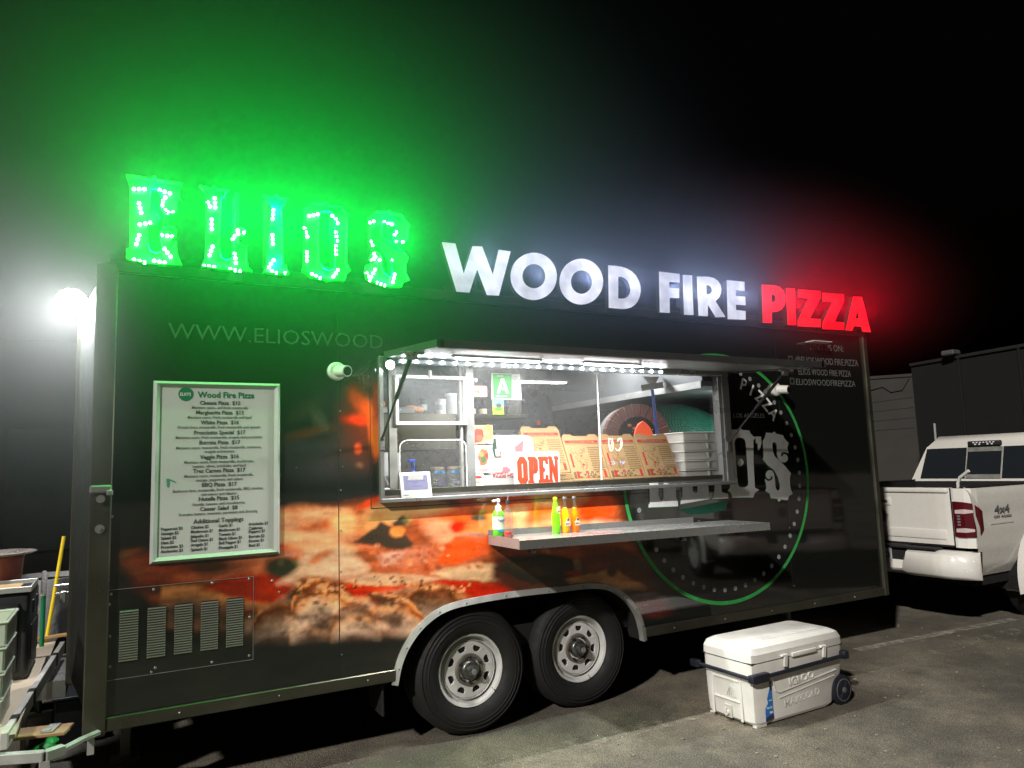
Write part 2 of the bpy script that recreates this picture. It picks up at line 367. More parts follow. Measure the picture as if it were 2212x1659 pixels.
    E(1075, 1105, 24, 30, 0, (250, 160, 92), .8); E(1100, 1075, 30, 20, 0, (244, 92, 52), .8); E(1145, 1078, 38, 34, 0, (250, 104, 62), .8); E(1118, 1108, 26, 20, 0, (252, 196, 140), .8)
    E(1190, 1070, 44, 34, 10, (254, 204, 146), .7); E(1240, 1085, 40, 24, 25, (254, 190, 128), .7); E(1170, 1112, 34, 20, 0, (250, 112, 62), .8, .9)
    E(1215, 1140, 70, 26, 0, (250, 178, 126), .8); E(1280, 1102, 44, 24, -5, (248, 92, 54), .7); E(1300, 1085, 26, 14, 0, (240, 104, 64), .8)
    E(1300, 1135, 46, 14, -4, (252, 190, 148), .8); E(1110, 1148, 50, 20, 0, (250, 196, 148), .8); E(1165, 1155, 40, 14, 0, (236, 90, 52), .9, .8)
    # mushrooms, olives, basil
    P([(765, 1172), (790, 1150), (822, 1128), (850, 1140), (872, 1150), (890, 1170), (888, 1186), (855, 1184), (810, 1178)], (78, 66, 50), 7)
    P([(846, 1128), (870, 1114), (884, 1122), (872, 1136), (856, 1140)], (70, 72, 52), 6); E(858, 1148, 16, 12, 0, (238, 150, 84), .6); E(880, 1120, 12, 18, 10, (150, 150, 90), .9, .5)
    E(1035, 1118, 18, 7, 0, (86, 84, 58), .7); E(1030, 1155, 24, 5, 0, (140, 120, 110), .7, .8)
    E(612, 1228, 42, 24, 8, (52, 56, 36), .6); E(608, 1216, 8, 8, 0, (110, 110, 74), .9, .7); E(646, 1222, 16, 8, 30, (104, 112, 62), .8, .8)
    # red crumbly topping and folded cheese
    P([(770, 1178), (860, 1190), (960, 1180), (1060, 1160), (1058, 1200), (1020, 1220), (980, 1236), (900, 1244), (800, 1230)], (206, 116, 76), 12)
    P([(985, 1160), (1055, 1160), (1062, 1190), (1030, 1205), (985, 1222), (945, 1218), (965, 1185)], (232, 96, 54), 8, .9)
    P([(812, 1200), (850, 1188), (880, 1190), (865, 1212), (830, 1222)], (222, 180, 150), 8); E(895, 1200, 40, 20, -20, (196, 128, 96), .8, .9); E(790, 1205, 30, 16, 0, (176, 98, 60), .8)
    P([(660, 1195), (740, 1185), (800, 1225), (790, 1240), (700, 1250), (650, 1262), (600, 1262), (640, 1232)], (226, 192, 152), 16)
    E(696, 1200, 22, 8, -25, (206, 120, 70), .9, .8); E(680, 1213, 14, 7, -10, (204, 116, 66), .9, .8)
    P([(742, 1250), (800, 1236), (860, 1238), (935, 1246), (955, 1252), (900, 1262), (830, 1264), (770, 1262)], (214, 178, 136), 6)
    P([(930, 1238), (1000, 1222), (1060, 1218), (1140, 1222), (1160, 1240), (1110, 1252), (1010, 1256), (960, 1250)], (218, 190, 142), 10)
    P([(730, 1258), (790, 1262), (900, 1268), (960, 1252), (1100, 1256), (1180, 1248), (1190, 1290), (1080, 1305), (1010, 1290), (900, 1275), (800, 1298), (750, 1290)], (200, 54, 32), 6)
    E(850, 1272, 70, 6, 0, (220, 84, 52), .8, .7); E(1040, 1258, 60, 5, 4, (190, 70, 44), .8, .7)
    # toppings under the shelf, right part
    P([(1070, 1200), (1340, 1180), (1400, 1210), (1420, 1280), (1300, 1300), (1150, 1300), (1060, 1250)], (104, 58, 42), 16)
    E(1220, 1200, 80, 14, -4, (170, 92, 60), .9); E(1180, 1195, 10, 10, 0, (190, 130, 80), .8, .8); E(1290, 1215, 60, 20, 0, (130, 66, 48), .9, .8)
    P([(1065, 1230), (1110, 1205), (1180, 1200), (1235, 1208), (1245, 1236), (1190, 1250), (1150, 1262), (1100, 1240)], (46, 42, 32), 6)
    E(1150, 1230, 60, 10, 20, (104, 84, 54), .8, .6); E(1250, 1222, 9, 18, -20, (140, 118, 84), .6); E(1215, 1250, 70, 14, 0, (60, 46, 36), .8)
    P([(1220, 1250), (1290, 1240), (1322, 1225), (1345, 1240), (1400, 1270), (1388, 1278), (1340, 1276), (1330, 1300), (1270, 1296), (1240, 1285), (1205, 1262)], (176, 130, 82), 5)
    E(1322, 1232, 12, 14, 20, (96, 60, 40), .6); E(1212, 1262, 26, 12, 30, (52, 38, 30), .6); E(1240, 1240, 20, 6, 0, (170, 60, 40), .8); E(1370, 1285, 36, 14, 0, (46, 44, 40), .8, .9)
    E(1400, 1290, 44, 10, 0, (110, 106, 104), .5); E(1410, 1312, 40, 20, 0, (92, 44, 40), .7)
    # the charred crust along the bottom
    P([(565, 1330), (590, 1300), (620, 1285), (640, 1262), (665, 1248), (690, 1246), (715, 1252), (740, 1272), (760, 1288), (800, 1282), (850, 1276), (900, 1264), (950, 1262), (985, 1272), (1030, 1300), (1010, 1310), (960, 1330), (905, 1375),
       (820, 1380), (760, 1372), (690, 1388), (620, 1385), (560, 1385), (480, 1375), (420, 1370), (330, 1350), (350, 1300), (420, 1292), (480, 1310)], (188, 142, 104), 14)
    E(680, 1262, 44, 18, -10, (150, 82, 48), .7); E(650, 1280, 40, 12, -30, (92, 62, 42), .8); E(950, 1275, 60, 12, 10, (196, 128, 74), .8)
    P([(560, 1330), (600, 1296), (640, 1290), (650, 1320), (620, 1380), (560, 1380)], (112, 84, 62), 16, .9); E(640, 1330, 26, 36, 20, (100, 72, 52), .9, .9); E(600, 1340, 30, 16, 0, (152, 128, 104), .9, .8)
    P([(880, 1310), (920, 1285), (960, 1275), (1010, 1300), (960, 1330), (905, 1375), (880, 1350)], (84, 58, 44), 10, .95)
    E(735, 1335, 60, 26, 0, (196, 178, 156), .9, .8); E(820, 1352, 60, 16, 0, (206, 186, 160), .9, .8); E(700, 1370, 60, 12, 0, (178, 150, 124), 1, .7); E(520, 1340, 60, 26, 0, (110, 98, 82), 1, .7)
    E(400, 1320, 50, 30, 0, (88, 82, 66), 1, .7); E(860, 1330, 34, 20, 0, (198, 160, 126), 1, .7); E(470, 1370, 90, 12, 0, (48, 44, 38), 1, .8)
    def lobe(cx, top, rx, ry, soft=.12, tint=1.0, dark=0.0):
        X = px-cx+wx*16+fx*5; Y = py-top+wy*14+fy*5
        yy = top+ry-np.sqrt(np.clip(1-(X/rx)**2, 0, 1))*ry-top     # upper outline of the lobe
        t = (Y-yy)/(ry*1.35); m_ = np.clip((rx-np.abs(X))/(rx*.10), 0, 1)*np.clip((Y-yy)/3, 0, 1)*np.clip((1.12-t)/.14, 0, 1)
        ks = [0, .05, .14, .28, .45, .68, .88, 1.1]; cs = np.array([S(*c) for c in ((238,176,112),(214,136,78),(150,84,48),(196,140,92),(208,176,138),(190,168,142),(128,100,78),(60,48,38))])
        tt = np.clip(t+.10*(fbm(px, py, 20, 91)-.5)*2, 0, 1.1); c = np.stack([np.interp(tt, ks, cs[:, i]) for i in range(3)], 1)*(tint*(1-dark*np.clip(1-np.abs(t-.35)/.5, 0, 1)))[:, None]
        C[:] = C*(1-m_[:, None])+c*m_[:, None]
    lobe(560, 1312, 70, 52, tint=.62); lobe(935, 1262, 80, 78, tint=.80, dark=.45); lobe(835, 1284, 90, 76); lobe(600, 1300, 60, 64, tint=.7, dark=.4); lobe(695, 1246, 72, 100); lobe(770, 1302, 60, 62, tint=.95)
    rs = random.Random(4)
    for i in range(75):      # blisters
        x = rs.uniform(640, 880); y = rs.uniform(1280, 1338) if x > 745 else rs.uniform(1250, 1308)
        a = rs.uniform(3, 9); E(x, y, a*1.5, a*.8, rs.uniform(-20, 10), rs.choice([(124, 64, 36), (160, 92, 52), (96, 50, 32), (222, 166, 110), (236, 184, 130)]), .6, .75, 6, 2)
    for i in range(90):      # rough char along the top of the crust
        t = rs.random(); x = 640+t*380; y = 1252+8*math.sin(t*9)+(abs(x-800)*.03)+rs.uniform(-2, 16)
        a = rs.uniform(1.6, 4); E(x, y, a*1.3, a, rs.uniform(-40, 40), rs.choice([(226, 160, 100), (120, 58, 36), (236, 178, 124), (90, 46, 30)]), .6, .8, 5, 3)
    for i in range(34):
        x = rs.uniform(590, 900); y = rs.uniform(1300, 1375); a = rs.uniform(8, 22)
        E(x, y, a*1.5, a*.7, rs.uniform(-30, 30), rs.choice([(150, 116, 88), (206, 182, 152), (122, 90, 66), (176, 140, 106)]), 1.1, .5, 20, 6)
    for i in range(40):
        x = rs.uniform(780, 1060); y = rs.uniform(1175, 1228); a = rs.uniform(2, 6)
        E(x, y, a*1.4, a, rs.uniform(-30, 30), rs.choice([(244, 140, 84), (190, 70, 40), (240, 180, 130), (160, 84, 60)]), .8, .6, 6, 3)
    g_ = fbm(px, py, 5, 77); cr = np.clip((py-1262)/16, 0, 1)*np.clip((1385-py)/16, 0, 1)*np.clip((px-560)/60, 0, 1)*np.clip((1010-px)/60, 0, 1)
    f1 = fbm(px, py*1.5, 26, 55); f2 = fbm(px, py*1.3, 9, 66)
    C *= (1+cr*(np.clip((f1-.5)*2.0, -.5, .45)+(f2-.5)*.5))[:, None]
    st_ = np.clip((py-1085)/20, 0, 1)*(1-cr); f3 = fbm(px*.55, py*2.2, 22, 88)
    C *= (1+st_*(f3-.5)*.9)[:, None]
    C *= (.80+.40*g_)[:, None]; C = np.clip(C, 0, .85)
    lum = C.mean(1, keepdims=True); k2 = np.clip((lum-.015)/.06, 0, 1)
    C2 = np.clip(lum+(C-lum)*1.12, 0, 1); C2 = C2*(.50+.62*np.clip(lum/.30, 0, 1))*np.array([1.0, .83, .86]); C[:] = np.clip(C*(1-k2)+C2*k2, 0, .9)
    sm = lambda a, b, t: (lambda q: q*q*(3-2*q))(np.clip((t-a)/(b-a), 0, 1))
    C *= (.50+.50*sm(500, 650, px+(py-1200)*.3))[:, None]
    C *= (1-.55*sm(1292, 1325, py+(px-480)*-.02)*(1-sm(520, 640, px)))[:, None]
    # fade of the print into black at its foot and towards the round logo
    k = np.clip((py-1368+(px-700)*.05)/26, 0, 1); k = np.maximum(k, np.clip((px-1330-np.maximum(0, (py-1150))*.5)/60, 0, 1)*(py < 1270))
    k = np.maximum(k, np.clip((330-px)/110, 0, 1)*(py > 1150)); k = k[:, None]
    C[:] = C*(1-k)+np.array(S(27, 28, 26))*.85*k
    return C
def wrap_mat():
    m = bpy.data.materials.new('printed_vinyl_wrap'); m.use_nodes = True; n = m.node_tree.nodes; l = m.node_tree.links
    b = n["Principled BSDF"]; a = n.new("ShaderNodeAttribute"); a.attribute_name = "print"
    l.new(a.outputs["Color"], b.inputs["Base Color"]); b.inputs["Specular IOR Level"].default_value = .5
    tc = n.new("ShaderNodeTexCoord"); t = n.new("ShaderNodeTexNoise"); t.inputs["Scale"].default_value = 3; t.inputs["Detail"].default_value = 5
    l.new(tc.outputs["Object"], t.inputs["Vector"]); mr = n.new("ShaderNodeMapRange")
    mr.inputs["To Min"].default_value = .03; mr.inputs["To Max"].default_value = .09; b.inputs["IOR"].default_value = 1.75; b.inputs["Coat Weight"].default_value = .5; b.inputs["Coat Roughness"].default_value = .02; l.new(t.outputs["Fac"], mr.inputs["Value"]); l.new(mr.outputs["Result"], b.inputs["Roughness"])
    t2 = n.new("ShaderNodeTexNoise"); t2.inputs["Scale"].default_value = 1.7; t2.inputs["Detail"].default_value = 3; l.new(tc.outputs["Object"], t2.inputs["Vector"])
    bp = n.new("ShaderNodeBump"); bp.inputs["Strength"].default_value = .10; bp.inputs["Distance"].default_value = .01; l.new(t2.outputs["Fac"], bp.inputs["Height"]); l.new(bp.outputs["Normal"], b.inputs["Normal"])
    return m
MW = wrap_mat()
def panel(xa, xb, za, zb, holes, name='wall_panel', y=0.0, step=.0105):
    nx = max(2, int((xb-xa)/step)+1); nz_ = max(2, int((zb-za)/step)+1)
    xs = np.linspace(xa, xb, nx); zs = np.linspace(za, zb, nz_)
    Xg, Zg = np.meshgrid(xs, zs, indexing='ij'); x = Xg.ravel(); z = Zg.ravel()
    idx = np.arange(nx*nz_).reshape(nx, nz_)
    q = np.stack([idx[:-1, :-1], idx[1:, :-1], idx[1:, 1:], idx[:-1, 1:]], -1).reshape(-1, 4)
    cx = x[q].mean(1); cz = z[q].mean(1); keep = np.ones(len(q), bool)
    for h in holes: keep &= ~h(cx, cz)
    q = q[keep]
    v = np.stack([x, np.full_like(x, y), z], -1)
    me = bpy.data.meshes.new(name); me.from_pydata(v.tolist(), [], q.tolist())
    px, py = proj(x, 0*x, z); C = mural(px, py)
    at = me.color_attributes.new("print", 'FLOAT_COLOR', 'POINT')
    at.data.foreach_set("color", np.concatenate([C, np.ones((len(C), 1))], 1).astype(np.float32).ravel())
    return link(name, me, MW, TR, sharp=0)
def in_arch(x, z):
    ax = np.array([a for a, b in ARCH]); az = np.array([b for a, b in ARCH])
    return (x > -.53) & (x < 1.33) & (z < np.interp(x, ax, az))
hole_w = lambda x, z: (x > WX0) & (x < WX1) & (z > WZ0) & (z < WZ1)
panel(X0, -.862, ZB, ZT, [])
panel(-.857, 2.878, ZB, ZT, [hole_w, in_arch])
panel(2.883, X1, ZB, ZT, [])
# inner body of the wall (frame and lining), roof, floor, far walls
ml = mat('grey_interior_lining', (.30, .31, .32), .4, .3, nz=.1, ns=3); mdk = mat('dark_interior_wall', (.07, .075, .08), .3, .3, nz=.2)
g = G(); g.b2(X0+.01, WX0, .012, .05, ZB, ZT-.01); g.b2(WX1, X1-.01, .012, .05, .9, ZT-.01); g.b2(WX0, WX1, .012, .05, .9, WZ0); g.b2(WX0, WX1, .012, .05, WZ1, ZT-.01)
g.obj('wall_core', ml, TR)
G().b2(X0, X1, .02, YB, ZT, ZT+.04).obj('roof', M['galv'], TR)
G().b2(X0+.02, X1-.02, .06, YB-.05, .80, .86).obj('floor', mdk, TR)
G().b2(X0+.1, X1-.02, .16, YB-.1, .47, .60).obj('chassis', M['under'], TR)
G().b2(X0, X1, YB-.04, YB, .5, ZT).obj('far_wall', mdk, TR)
G().b2(X1-.04, X1-.002, .02, YB, ZB, ZT).obj('front_wall', M['black'], TR)
G().b2(X0+.02, X0+.05, .02, 1.1, ZB, ZT).obj('rear_wall', M['black'], TR)
G().b2(X0+.05, X1-.04, .05, YB-.05, ZT-.06, ZT-.002).obj('ceiling', mat('white_ceiling_panel', (.5, .51, .52), .5), TR)
for x in (-1.6, -.6, 1.7, 3.2): G().b2(x-.03, x+.03, .16, YB-.16, .38, .469).obj('cross_member', M['under'], TR)
# wheel well
g = G(); pts = [(a, b) for a, b in ARCH]
for (xa, za), (xb, zb) in zip(pts, pts[1:]): g.quad((xa, .0, za), (xb, .0, zb), (xb, .5, zb), (xa, .5, za))
g.quad((-.53, .5, .3), (1.33, .5, .3), (1.33, .5, .84), (-.53, .5, .84))
g.obj('wheel_well', M['under'], TR)
# wheel arch trim: a bright L strip
def offset(pts, d):
    out = []
    for i, (x, z) in enumerate(pts):
        a = pts[max(0, i-1)]; b = pts[min(len(pts)-1, i+1)]; tx, tz = b[0]-a[0], b[1]-a[1]; L = math.hypot(tx, tz)
        out.append((x-tz/L*d, z+tx/L*d))
    return out
def smooth(pts, k=4):
    out = []
    P = [Vector((*p, 0)) for p in pts]
    for i in range(len(P)-1):
        p0, p1, p2, p3 = P[max(0, i-1)], P[i], P[i+1], P[min(len(P)-1, i+2)]
        for j in range(k):
            t = j/k; q = .5*((2*p1)+(-p0+p2)*t+(2*p0-5*p1+4*p2-p3)*t*t+(-p0+3*p1-3*p2+p3)*t**3); out.append((q.x, q.y))
    out.append(pts[-1]); return out
AS = smooth(ARCH, 4); outr = offset(AS, .022); inn = offset(AS, -.014)
g = G()
for i in range(len(AS)-1):
    a, b, c, d = inn[i], inn[i+1], outr[i+1], outr[i]
    g.quad((a[0], -.022, a[1]), (b[0], -.022, b[1]), (c[0], -.010, c[1]), (d[0], -.010, d[1]))
    g.quad((a[0], -.022, a[1]), (b[0], -.022, b[1]), (b[0], .03, b[1]), (a[0], .03, a[1]))
    g.quad((d[0], -.010, d[1]), (c[0], -.010, c[1]), (c[0], 0.003, c[1]), (d[0], 0.003, d[1]))
at_ = g.obj('wheel_arch_trim', M['alu'], TR)
for i in range(3, len(AS)-2, 4):
    G().sph((AS[i][0], -.02, AS[i][1]+.004), .006, 8).obj('rivet', M['galv'], at_)
# trims
G().b2(X0-.055, X0+.045, -.03, .02, ZB-.06, ZT+.02, .006).obj('corner_trim', M['steel2'], TR)
G().b2(X0-.055, X0-.03, .02, .08, ZB-.06, ZT+.02).obj('corner_trim', M['steel2'], TR)
g = G(); g.b2(X0+.046, -.53, -.02, .06, ZB-.045, ZB+.022, .004); bt = g.obj('bottom_rail', M['steel2'], TR)
g = G(); g.b2(1.34, X1-.03, -.02, .06, ZB-.045, ZB+.022, .004); bt2 = g.obj('bottom_rail', M['steel2'], TR)
for x in (-1.7, -1.2, -.7): G().sph((x, -.021, ZB-.012), .006, 8).obj('rivet', M['steel'], bt)
for x in (1.6, 2.1, 2.6, 3.1, 3.6): G().sph((x, -.021, ZB-.012), .006, 8).obj('rivet', M['steel'], bt2)
G().b2(X1-.03, X1+.03, -.022, .04, ZB-.05, ZT, .008).obj('corner_trim', M['steel2'], TR)
G().b2(X0, X1, -.025, .02, ZT-.02, ZT+.045, .004).obj('roof_rail', mat('black_roof_rail', (.03, .03, .03), .4, .3), TR)
for x, n in ((-.859, 9), (2.880, 9)):
    G().b2(x-.002, x+.002, -.0005, .006, ZB, ZT).obj('panel_seam', M['under'], TR)
    for i in range(n): G().sph((x+.012, -.001, .62+i*.235), .0045, 8).obj('rivet', M['steel'], TR)
# hatch edges around the serving window
for a in ((-.665, -.661, 1.44, 2.42), (2.335, 2.339, 1.44, 2.42)): G().b2(a[0], a[1], -.0015, .004, a[2], a[3]).obj('hatch_seam', M['under'], TR)
G().b2(-.66, 2.335, -.0015, .004, 1.44, 1.444).obj('hatch_seam', M['under'], TR)
# corner lock bar bracket and hinges
G().box((X0-.005, -.045, 1.62), (.10, .03, .04), .008).box((X0+.035, -.05, 1.60), (.03, .03, .03), .006).cyl((X0-.005, -.03, 1.57), (X0-.005, -.05, 1.57), .02, n=14).obj('door_latch', M['steel'], TR)
G().cyl((X0-.005, -.03, 1.42), (X0-.005, -.036, 1.42), .022, n=16).cyl((X0-.005, -.036, 1.42), (X0-.005, -.042, 1.42), .009, n=10).obj('door_latch', M['steel'], TR)

# ---- rear door standing open, its edge trimmed
dr = G().xprism([(.02, .50), (1.04, .50), (1.04, 2.74), (.02, 2.74)], -.012, .012).obj('rear_door', mat('satin_black_door', (.008, .010, .008), .7, spec=.2), TR)
me = dr.data; me.transform(Matrix.Translation((-2.10, .0, 0)) @ Matrix.Rotation(R(7.2), 4, 'Z'))
G().bar((-2.235, 1.04, .44), (-2.235, 1.04, 2.72), .05, .055, .004).obj('door_edge_trim', M['steel2'], dr)
g = G()
for z in (.60, .9, 1.6, 2.3): g.cyl((-2.195, .9, z), (-2.21, .9, z), .008, n=8)
g.obj('door_bolt', M['steel'], dr)
# flood light on the top corner of the open door
fl = G().cyl((-2.30, 1.13, 2.80), (-2.30, 1.045, 2.80), .09, .10, 28).obj('flood_light', M['dark'], TR)
G().lathe([(.092, 0), (.092, .012), (.06, .03), (.0, .036)], (-2.30, 1.044, 2.80), (0, -1, 0), 28).obj('flood_lens', glow('flood_lens_glow', (1, 1, 1), 60), fl)
G().bar((-2.24, 1.06, 2.68), (-2.27, 1.08, 2.76), .02, .02).obj('flood_bracket', M['dark'], fl)

# ---- wheels
def rim_shape():
    n = 32
    outer = ell(0, 0, .170, .170, 48)
    holes = []
    for k in range(8):
        a = k*math.pi/4+.35; c, s = math.cos(a), math.sin(a)
        tri = [(.112, -.014), (.112, .014), (.128, .028), (.146, .030), (.151, .022), (.151, -.022), (.146, -.030), (.128, -.028)]
        holes.append([(r*c-t*s, r*s+t*c) for r, t in tri])
    return [outer]+holes
def make_wheel():
    W = bpy.data.objects.new('wheel', None); COL.objects.link(W)
    t = G(); t.lathe([(.222, -.005), (.232, -.03), (.262, -.052), (.31, -.058), (.352, -.048), (.378, -.022), (.389, .01), (.389, .17), (.37, .2), (.3, .22), (.225, .19)], (0, 0, 0), (0, 1, 0), 72, cap=False)
    for k in range(3): t.lathe([(.30+k*.022, -.0595+k*.002), (.304+k*.022, -.062+k*.002), (.308+k*.022, -.0585+k*.003)], (0, 0, 0), (0, 1, 0), 72, cap=False)
    for k in range(3): t.lathe([(.3895, .04+k*.045), (.383, .045+k*.045), (.3895, .05+k*.045)], (0, 0, 0), (0, 1, 0), 72, cap=False)
    t.obj('tyre', M['rubber'], W)
    rm = G().lathe([(.172, .03), (.178, .005), (.186, .028), (.196, .03), (.205, .0), (.210, -.016), (.222, -.022), (.226, -.014), (.220, -.004), (.20, .03), (.195, .15)], (0, 0, 0), (0, 1, 0), 64, cap=False).obj('rim', M['rimp'], W)
    plate('rim_disc', rim_shape(), .018, .010, M['rimp'], W, .003)
    G().lathe([(.10, .012), (.095, -.004), (.082, -.004), (.074, .010), (.062, .012)], (0, 0, 0), (0, 1, 0), 40, cap=False).obj('rim_boss', mat('rusty_wheel_centre', (.16, .14, .12), .6, .4, nz=.6, ns=30), W)
    hb = G().lathe([(.062, .01), (.058, -.012), (.05, -.02), (.034, -.024), (.033, -.052), (.028, -.062), (.018, -.066)], (0, 0, 0), (0, 1, 0), 32).obj('hub', mat('greasy_hub_metal', (.14, .14, .13), .35, .8, nz=.4, ns=30), W)
    G().lathe([(.019, -.066), (.018, -.072), (.008, -.074)], (0, 0, 0), (0, 1, 0), 20).obj('hub_cap', M['steel'], W)
    for k in range(6):
        a = k*math.pi/3+.5; x, z = .078*math.cos(a), .078*math.sin(a)
        G().cyl((x, .006, z), (x, -.016, z), .010, .009, 6).obj('lug_nut', M['dark'], W)
    G().cyl((0, .02, 0), (0, .16, 0), .15, n=24).obj('brake_drum', M['under'], W)
    G().cyl((.155, .0, -.135), (.165, -.03, -.15), .004, n=6).obj('valve_stem', M['dark'], W)
    return W
wh = make_wheel(); wh.parent = TR; wh.location = (-.005, .075, .39)
def dupw(src, loc, rz=0.0):
    r = src.copy(); COL.objects.link(r); r.parent = TR; r.location = loc; r.rotation_euler = (0, 0, rz)
    for ch in src.children:
        c = ch.copy(); COL.objects.link(c); c.parent = r
        for g2 in ch.children: d = g2.copy(); COL.objects.link(d); d.parent = c
    return r
w2 = dupw(wh, (.855, .13, .39)); w2.rotation_euler = (0, R(28), 0)
dupw(wh, (-.005, YB-.075, .39), R(180)); dupw(wh, (.835, YB-.075, .39), R(180))
G().b2(-.60, -.585, .03, .30, .22, .43, .004).b2(-.60, -.56, .04, .29, .40, .425, .004).obj('mud_flap', M['rubber'], TR)
G().box((.95, .46, .66), (.075, .03, .024), .006).obj('marker_light', mat('clear_lens', (.5, .48, .42), .3), TR)
for x in (-1.93, 3.75): G().b2(x-.028, x+.028, .84, .90, .0, .47, .004).b2(x-.08, x+.08, .80, .94, .0, .015).obj('stabiliser_leg', M['galv'], TR)

# ---- vents with slats, access panel, screws
zv = zm(350, 1950, 2.37)
g = G(); g.b2(-2.045, -1.335, -.0025, .0, .665, .667); g.b2(-2.045, -1.335, -.0025, .0, 1.108, 1.11); g.b2(-2.045, -2.043, -.0025, .0, .667, 1.108); g.b2(-1.337, -1.335, -.0025, .0, .667, 1.108)
ap = g.obj('access_panel_edge', M['galv'], TR)
ms = mat('grey_green_louvre', (.20, .21, .17), .45, .5, nz=.2)
slat_me = None
for k in range(5):
    x = -1.942+k*.1275; v = G().b2(x-.043, x+.043, -.0015, .0, .745, 1.005).obj('vent', M['under'], TR)
    for j in range(20):
        z = .753+j*.0127
        if slat_me is None:
            o = G().box((0, 0, 0), (.086, .010, .0065), .001, 1, Matrix.Rotation(R(35), 3, 'X')).obj('slat', ms, v); slat_me = o.data
        else:
            o = bpy.data.objects.new('slat', slat_me); COL.objects.link(o); o.parent = v
        o.location = (x, -.004, z)
for u, v in [(205, 925), (605, 880), (1150, 818), (1495, 782), (1500, 1138), (1495, 1497), (1148, 1558), (583, 1650), (195, 1317), (145, 1045), (215, 200), (1775, 905), (188, 1020), (1710, 800), (195, 1600), (620, 1610)]:
    p = W2(*zv(u, v)); G().sph((p[0], -.002, p[1]), .0075, 10, (1, .5, 1)).obj('screw', M['steel'], TR)
for px_, py_ in [(740, 1008), (735, 1100), (1330, 1062), (1190, 770), (640, 1010), (1510, 1125), (1395, 1080)]:
    p = W2(px_, py_); G().sph((p[0], -.002, p[1]), .004, 8, (1, .5, 1)).obj('screw', M['steel'], TR)
# ================================================================== SERVING WINDOW, AWNING, SHELF
st = M['steel']
g = G()
g.b2(WX0-.012, WX0+.012, -.035, .05, WZ0-.012, WZ1).b2(WX1-.055, WX1+.012, -.035, .03, WZ0-.012, WZ1+.02).b2(WX1-.085, WX1-.06, -.02, .05, WZ0, WZ1)
g.b2(WX0-.012, WX1+.03, -.05, .0, WZ0-.028, WZ0-.002, .004).b2(WX0-.012, WX1+.02, -.03, .05, WZ1-.012, WZ1+.025, .004)
wf = g.obj('window_frame', st, TR)
G().b2(WX0, WX1, -.002, .42, WZ0-.001, WZ0+.018, .003).obj('window_sill', st, wf)
G().b2(WX0+.005, WX1-.06, -.006, .006, WZ0+.019, WZ0+.05, .002).obj('guard_rail', M['steel2'], wf)
g = G(); g.b2(-.008, .045, .012, .05, WZ0, WZ1); g.obj('window_post', M['steel'], wf)
G().b2(-.535, -.485, .02, .05, WZ0+.02, WZ1).obj('window_post', M['galv'], wf); G().b2(-.052, -.035, .02, .045, WZ0+.02, WZ1).obj('window_post', M['galv'], wf)
# the lifted screen sash
g = G(); x0, x1, z0, z1, t = -.50, -.012, 1.945, 2.262, .022
g.b2(x0, x1, -.004, .018, z0, z0+t, .003).b2(x0, x1, -.004, .018, z1-t, z1, .003).b2(x0, x0+t, -.004, .018, z0+t, z1-t, .003).b2(x1-t, x1, -.004, .018, z0+t, z1-t, .003)
sash = g.obj('window_sash', M['alu'], wf)
MG1 = glass('window_glass', refl=.15, haze=.012); MG2 = glass('acrylic_guard', refl=.2, haze=.02)
G().b2(x0+t, x1-t, .005, .009, z0+t, z1-t).obj('glass_pane', MG2, wf)
G().box((-.27, -.012, 2.27), (.02, .02, .05), .006).obj('sash_catch', M['white'], wf)
G().b2(.045, WX1-.085, .030, .034, WZ0+.05, WZ1-.012).obj('glass_pane', MG1, wf)
G().b2(1.045, 1.055, .026, .029, WZ0+.05, WZ1-.012).obj('glass_edge', M['white'], wf)
rc = [(-.47, 1.55), (-.015, 1.55)]+[(-.015-.05+.05*math.cos(a), 1.80+.05*math.sin(a)) for a in np.linspace(0, math.pi/2, 6)]+[(-.42+.05*math.cos(a), 1.80+.05*math.sin(a)) for a in np.linspace(math.pi/2, math.pi, 6)]
plate('acrylic_guard', [rc], .02, .005, MG2, wf)
rim_pts = [(-.47, .02, 1.55)]+[(x, .02, z) for x, z in rc[2:][::-1]]+[(-.015, .02, 1.55)]
G().tube(rim_pts, .0035, 6).obj('guard_edge', mat('bright_acrylic_edge', (.75, .78, .76), .3), wf)
# drawn white and blue marks on the right pane (a price scrawl)
fz = zm(2200, 1650, 4.424)
def stroke(pts, f, y, r, m, nm='chalk_mark', parent=None):
    P = [YP(*f(u, v), y) for u, v in pts]; return G().tube([tuple(p) for p in P], r, 5).obj(nm, m, parent)
mw_ = mat('white_window_marker', (.75, .75, .68), .6); mb_ = mat('blue_window_marker', (.35, .45, .75), .6)
stroke([(880, 330), (872, 420), (885, 520), (915, 565), (945, 510), (950, 420), (930, 340)], fz, .029, .0022, mw_, parent=wf)
stroke([(905, 335), (920, 420), (905, 520), (890, 560)], fz, .029, .0016, mw_, parent=wf)
stroke([(1020, 390), (1050, 335), (1085, 330), (1108, 400), (1095, 490), (1050, 560), (1015, 550), (990, 510)], fz, .029, .0022, mw_, parent=wf)
stroke([(1030, 380), (1060, 350), (1085, 400), (1075, 490), (1040, 540)], fz, .029, .0016, mw_, parent=wf)
for q in ([(905, 730), (940, 770), (910, 800)], [(955, 730), (930, 755), (955, 795), (980, 760), (955, 730)], [(1075, 730), (1078, 790)], [(1075, 760), (1110, 755)], [(1110, 730), (1112, 790)], [(1130, 790), (1135, 735), (1150, 740), (1138, 765)]):
    stroke(q, fz, .029, .0016, mb_, parent=wf)

